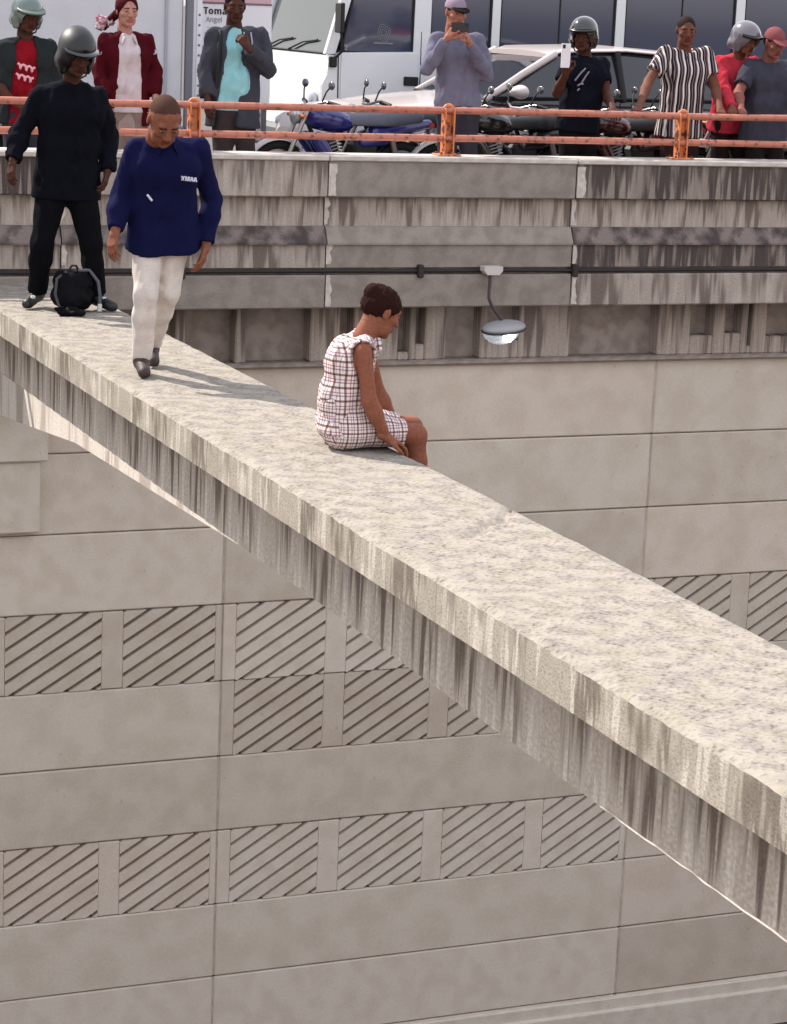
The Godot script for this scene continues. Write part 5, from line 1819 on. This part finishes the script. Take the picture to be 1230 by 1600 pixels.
	tail.bone(V(-0.11, 1.42, -0.10), V(-0.15, 1.36, -0.10), 0.028, 0.018, 0.02)
	soft("ponytail", tail, hair_mat(Color(0.25, 0.06, 0.085)), wom)
	bow.folds = 0.02
	bow.fold_noise = fbm(402, 26.0, 2)
	var bn := fbm(403, 22.0, 1)
	soft("hair_scarf", bow, tinted(0.9), wom, func(p: Vector3, _n: Vector3) -> Color: return Color(0.36, 0.12, 0.16) if bn.get_noise_3d(p.x, p.y, p.z) > 0.02 else Color(0.50, 0.40, 0.44))

	var bpk := person("man in open dark hooded jacket over a turquoise shirt, hand raised to his chin", V(5.69, 0.0, -0.4),
		{"h": V(-0.034, 1.565, 0.06), "n": V(0.010, 1.392, 0.00), "s1": V(-0.168, 1.329, 0.00), "e1": V(-0.228, 1.077, 0.00), "w1": V(-0.242, 0.863, 0.08), "f1": V(-0.248, 0.783, 0.12), "s2": V(0.193, 1.345, 0.00), "e2": V(0.234, 1.103, 0.10), "w2": V(0.012, 1.265, 0.26), "f2": V(-0.062, 1.368, 0.22), "p": V(-0.003, 0.79, 0.00)},
		{"yaw": -8.0, "pitch": 10.0, "skin": deep_skin, "hair": "short", "hair_mat": dark_hair, "trousers": cloth(Color(0.26, 0.225, 0.23)), "palm2": V(-0.3, 0.3, -1), "thumb2": -1.0, "palm1": V(0.8, 0, -0.4), "thumb1": -1.0, "hand2": "grip",
		"tops": [{"name": "shirt", "mat": cloth(Color(0.60, 0.83, 0.86)), "ease": 0.016, "hem": 0.012, "sleeve": 0.5, "belly": 0.03}, {"name": "jacket", "mat": cloth(Color(0.27, 0.275, 0.31)), "ease": 0.030, "hem": 0.14, "sleeve": 1.9, "open": 0.085, "open_shift": V(-0.105, 0, 0)}]})
	var hood := Soft.new(0.014)
	var hp2 := V(0.015, 1.385, -0.02)
	for k in 9:
		var a := lerpf(-0.6, PI + 0.6, k / 8.0)
		hood.egg(hp2 + V(cos(a) * 0.085, 0.0 - 0.02 * absf(cos(a)), -sin(a) * 0.085), V(0.038, 0.040, 0.038), 0.03)
	hood.folds = 0.016
	hood.fold_noise = folds
	soft("hood", hood, cloth(Color(0.30, 0.30, 0.34)), bpk)
	for x: float in [0.03, 0.085]:
		bar("drawstring", [V(x, 1.375, 0.105), V(x + 0.004, 1.30, 0.135), V(x - 0.002, 1.22, 0.14)], 0.006, mat(Color(0.68, 0.66, 0.70), 0.8), bpk, 6)
	bar("shoulder_strap", [V(-0.115, 1.375, -0.03), V(-0.145, 1.37, 0.06), V(-0.165, 1.27, 0.115), V(-0.175, 1.10, 0.115), V(-0.17, 0.95, 0.09)], 0.018, mat(Color(0.06, 0.08, 0.085), 0.8), bpk, 8)

	var pho := person("man in grey-blue sweater and cap filming with a phone held up in both hands", V(7.57, 0.0, -0.4),
		{"h": V(-0.077, 1.583, 0.05), "n": V(-0.035, 1.400, 0.00), "s1": V(-0.205, 1.368, 0.00), "e1": V(-0.338, 1.140, 0.12), "w1": V(-0.235, 1.385, 0.27), "f1": V(-0.200, 1.465, 0.33), "s2": V(0.144, 1.379, 0.00), "e2": V(0.204, 1.104, 0.10), "w2": V(-0.055, 1.372, 0.27), "f2": V(-0.115, 1.455, 0.33), "p": V(-0.001, 0.835, 0.00)},
		{"yaw": 2.0, "pitch": 8.0, "skin": light_skin, "hair": "cap", "hair_mat": cloth(Color(0.62, 0.55, 0.62)), "brim_mat": cloth(Color(0.10, 0.075, 0.085)), "trousers": grey_trousers, "palm1": V(0.9, 0, -0.3), "palm2": V(-0.9, 0, -0.3), "thumb1": -1.0, "hand1": "grip", "hand2": "grip",
		"tops": [{"name": "sweater", "mat": cloth(Color(0.47, 0.46, 0.54)), "ease": 0.016, "hem": 0.02, "sleeve": 1.93}]})
	bar("belt", [V(-0.125, 0.845, 0.05), V(-0.07, 0.842, 0.115), V(0.0, 0.842, 0.128), V(0.07, 0.842, 0.115), V(0.125, 0.845, 0.05)], 0.018, mat(Color(0.12, 0.06, 0.06), 0.5), pho, 6)
	block("belt_buckle", V(-0.01, 0.842, 0.147), V(0.04, 0.03, 0.01), 0.004, mat(Color(0.7, 0.65, 0.6), 0.3, 0.7), pho)

	var blk := person("man in black printed T-shirt and glossy black helmet, facing left beside the white car", V(8.65, 0.0, -0.4),
		{"h": V(-0.020, 1.440, 0.05), "n": V(0.042, 1.268, 0.00), "s1": V(-0.125, 1.205, 0.06), "e1": V(-0.255, 0.985, 0.10), "w1": V(-0.285, 1.139, 0.30), "f1": V(-0.315, 1.230, 0.36), "s2": V(0.205, 1.210, -0.04), "e2": V(0.212, 0.988, 0.06), "w2": V(0.082, 0.875, 0.45), "f2": V(0.020, 0.838, 0.60), "p": V(0.0, 0.765, 0.00)},
		{"yaw": -38.0, "pitch": 6.0, "skin": deep_skin, "hair": "helmet", "helmet_mat": glossy(Color(0.07, 0.07, 0.08), 0.14, 1.0),
		"peak": 0.02, "peak_mat": mat(Color(0.04, 0.04, 0.045), 0.3), "trousers": cloth(Color(0.10, 0.075, 0.09)), "palm1": V(0.7, 0, -0.7), "thumb1": -1.0, "palm2": V(0, -1, -0.2), "hand1": "grip", "hand2": "grip",
		"tops": [{"name": "shirt", "mat": cloth(Color(0.07, 0.075, 0.12)), "ease": 0.020, "hem": 0.10, "sleeve": 0.62}]})
	for q: Array in [[V(-0.125, 1.085, 0.152), V(-0.03, 1.185, 0.140)], [V(-0.07, 1.06, 0.156), V(0.0, 1.16, 0.145)], [V(-0.105, 1.045, 0.162), V(-0.055, 1.06, 0.165)], [V(-0.10, 1.005, 0.160), V(-0.085, 1.02, 0.162)]]:
		bar("shirt_print", [q[0], q[0].lerp(q[1], 0.5) + V(0, 0.008, 0.004), q[1]], 0.007, mat(Color(0.50, 0.48, 0.52), 0.8), blk, 6)

	var striped := person("man in vertically striped short-sleeved shirt with both hands on the railing", V(9.57, 0.0, -0.35),
		{"h": V(-0.035, 1.513, 0.06), "n": V(0.014, 1.330, 0.00), "s1": V(-0.180, 1.320, 0.00), "e1": V(-0.387, 1.092, 0.12), "w1": V(-0.630, 0.905, 0.45), "f1": V(-0.72, 0.85, 0.57), "s2": V(0.195, 1.327, 0.00), "e2": V(0.247, 1.071, 0.10), "w2": V(0.111, 0.905, 0.45), "f2": V(0.066, 0.85, 0.57), "p": V(0.005, 0.795, -0.02)},
		{"yaw": -16.0, "pitch": 8.0, "skin": Color(0.42, 0.27, 0.22), "hair": "short", "hair_mat": hair_mat(Color(0.17, 0.13, 0.125)), "trousers": cloth(Color(0.21, 0.14, 0.14)), "palm1": V(0, -1, -0.2), "palm2": V(0, -1, -0.2), "thumb1": -1.0, "hand1": "grip", "hand2": "grip",
		"tops": [{"name": "shirt", "mat": tri_mat(stripes_tex(), 0.235), "ease": 0.024, "hem": 0.15, "sleeve": 0.66, "collar": true, "folds": 0.012}]})

	var redh := person("helmeted person in red shirt leaning on the railing behind the man in the cap", V(10.13, 0.0, -0.5),
		{"h": V(0.014, 1.455, 0.14), "n": V(0.005, 1.300, 0.05), "s1": V(-0.145, 1.262, 0.02), "e1": V(-0.190, 1.046, 0.20), "w1": V(-0.305, 0.905, 0.55), "f1": V(-0.37, 0.855, 0.68), "s2": V(0.185, 1.259, 0.00), "e2": V(0.243, 1.030, -0.12), "w2": V(0.20, 0.86, -0.02), "f2": V(0.18, 0.78, 0.02), "p": V(0.019, 0.79, -0.05)},
		{"yaw": 14.0, "pitch": 14.0, "skin": brown_skin, "hair": "helmet", "helmet_mat": glossy(Color(0.40, 0.38, 0.41), 0.2, 0.8),
		"peak": 0.02, "peak_mat": mat(Color(0.06, 0.055, 0.06), 0.3), "trousers": cloth(Color(0.16, 0.12, 0.13)), "palm1": V(0, -1, -0.2), "palm2": V(0, -1, -0.2), "thumb1": -1.0, "hand1": "grip", "hand2": "grip", "wide": 0.9,
		"tops": [{"name": "shirt", "mat": cloth(Color(0.76, 0.22, 0.28)), "ease": 0.022, "hem": 0.10, "sleeve": 1.9}]})

	var cp := person("man in dark grey T-shirt and dusty red cap with hands on the railing, far right", V(10.35, 0.0, -0.3),
		{"h": V(-0.037, 1.438, 0.12), "n": V(0.005, 1.275, 0.03), "s1": V(-0.172, 1.240, 0.00), "e1": V(-0.335, 1.020, 0.10), "w1": V(-0.450, 0.905, 0.36), "f1": V(-0.49, 0.855, 0.50), "s2": V(0.205, 1.247, 0.00), "e2": V(0.270, 1.035, 0.10), "w2": V(0.061, 0.915, 0.40), "f2": V(0.0, 0.86, 0.52), "p": V(-0.003, 0.79, 0.00)},
		{"yaw": 4.0, "pitch": 16.0, "skin": Color(0.52, 0.34, 0.30), "hair": "cap", "hair_mat": cloth(Color(0.55, 0.32, 0.33)), "trousers": cloth(Color(0.15, 0.13, 0.14)), "palm1": V(0, -1, -0.2), "palm2": V(0, -1, -0.2), "thumb1": -1.0, "hand1": "grip", "hand2": "grip", "wide": 1.06,
		"tops": [{"name": "shirt", "mat": cloth(Color(0.27, 0.27, 0.32)), "ease": 0.024, "hem": 0.20, "sleeve": 0.72}]})

# ---------------------------------------------------------------- small things
func small_things() -> void:
	var ph := thing("phone", "dark phone held sideways by the man in the grey-blue sweater", "phone", V(7.415, 1.475, -0.06))
	block("case", V(0, 0, 0), V(0.15, 0.075, 0.010), 0.004, mat(Color(0.09, 0.07, 0.08), 0.3), ph)
	block("camera_lens", V(0.05, 0.02, 0.006), V(0.022, 0.022, 0.006), 0.003, mat(Color(0.03, 0.03, 0.035), 0.1), ph)
	var p2 := thing("phone", "white phone held upright beside the black helmet", "phone", V(8.325, 1.285, -0.03), 0.12)
	block("case", V(0, 0, 0), V(0.085, 0.19, 0.010), 0.006, mat(Color(0.86, 0.84, 0.86), 0.3), p2)
	block("camera_lens", V(-0.022, 0.072, 0.006), V(0.024, 0.030, 0.006), 0.003, mat(Color(0.05, 0.05, 0.055), 0.1), p2)

	# the black rucksack between the feet of the man in black
	var bag := thing("rucksack", "black rucksack standing on the beam between the legs of the man in black", "rucksack", V(3.86, -0.45, 1.86))
	var s := Soft.new(0.012)
	s.bone(V(-0.06, 0.09, 0), V(0.06, 0.09, 0), 0.085, 0.085, 0.04)
	s.bone(V(-0.055, 0.20, 0), V(0.055, 0.20, 0), 0.075, 0.075, 0.05)
	s.bone(V(-0.03, 0.08, 0.06), V(0.03, 0.08, 0.06), 0.06, 0.06, 0.03)
	s.slice(V(0, 0.006, 0), V(0, -1, 0))
	s.folds = 0.022
	s.fold_noise = fbm(501, 9.0, 2)
	soft("sack", s, cloth(Color(0.075, 0.075, 0.09), 0.8), bag)
	bar("shoulder_strap", [V(0.03, 0.27, 0.03), V(0.10, 0.275, 0.05), V(0.155, 0.20, 0.07), V(0.165, 0.11, 0.08), V(0.162, 0.02, 0.09)], 0.012, mat(Color(0.32, 0.32, 0.35), 0.8), bag, 6)
	bar("strap_tip", [V(0.162, 0.055, 0.09), V(0.160, 0.006, 0.092)], 0.016, mat(Color(0.80, 0.79, 0.78), 0.7), bag, 6)
	bar("shoulder_strap", [V(-0.05, 0.265, 0.03), V(-0.12, 0.22, 0.05), V(-0.135, 0.12, 0.07), V(-0.11, 0.03, 0.09)], 0.010, mat(Color(0.25, 0.25, 0.28), 0.8), bag, 6)
	bar("haul_loop", [V(-0.03, 0.265, 0), V(-0.01, 0.30, 0), V(0.02, 0.30, 0), V(0.04, 0.265, 0)], 0.009, mat(Color(0.10, 0.10, 0.11), 0.8), bag, 6)
	var cap := thing("black_gloves", "small heap of black gloves in front of the black rucksack", "gloves", V(3.775, -0.45, 2.09))
	var g := Soft.new(0.009)
	g.egg(V(0, 0.02, 0), V(0.085, 0.026, 0.045), 0.02)
	g.egg(V(0.03, 0.032, 0.01), V(0.045, 0.022, 0.035), 0.02)
	g.bone(V(-0.05, 0.03, 0), V(-0.085, 0.05, 0.01), 0.02, 0.012, 0.01)
	g.bone(V(-0.03, 0.03, 0.02), V(-0.06, 0.055, 0.03), 0.016, 0.011, 0.01)
	g.slice(V(0, 0.004, 0), V(0, -1, 0))
	g.folds = 0.014
	g.fold_noise = fbm(503, 22.0, 2)
	soft("glove", g, cloth(Color(0.045, 0.045, 0.05), 0.7), cap)
	var g2 := Soft.new(0.009)
	g2.egg(V(0.045, 0.022, 0.055), V(0.055, 0.020, 0.030), 0.02)
	g2.slice(V(0, 0.004, 0), V(0, -1, 0))
	g2.folds = 0.012
	g2.fold_noise = fbm(504, 22.0, 2)
	soft("glove", g2, cloth(Color(0.06, 0.06, 0.065), 0.7), cap)
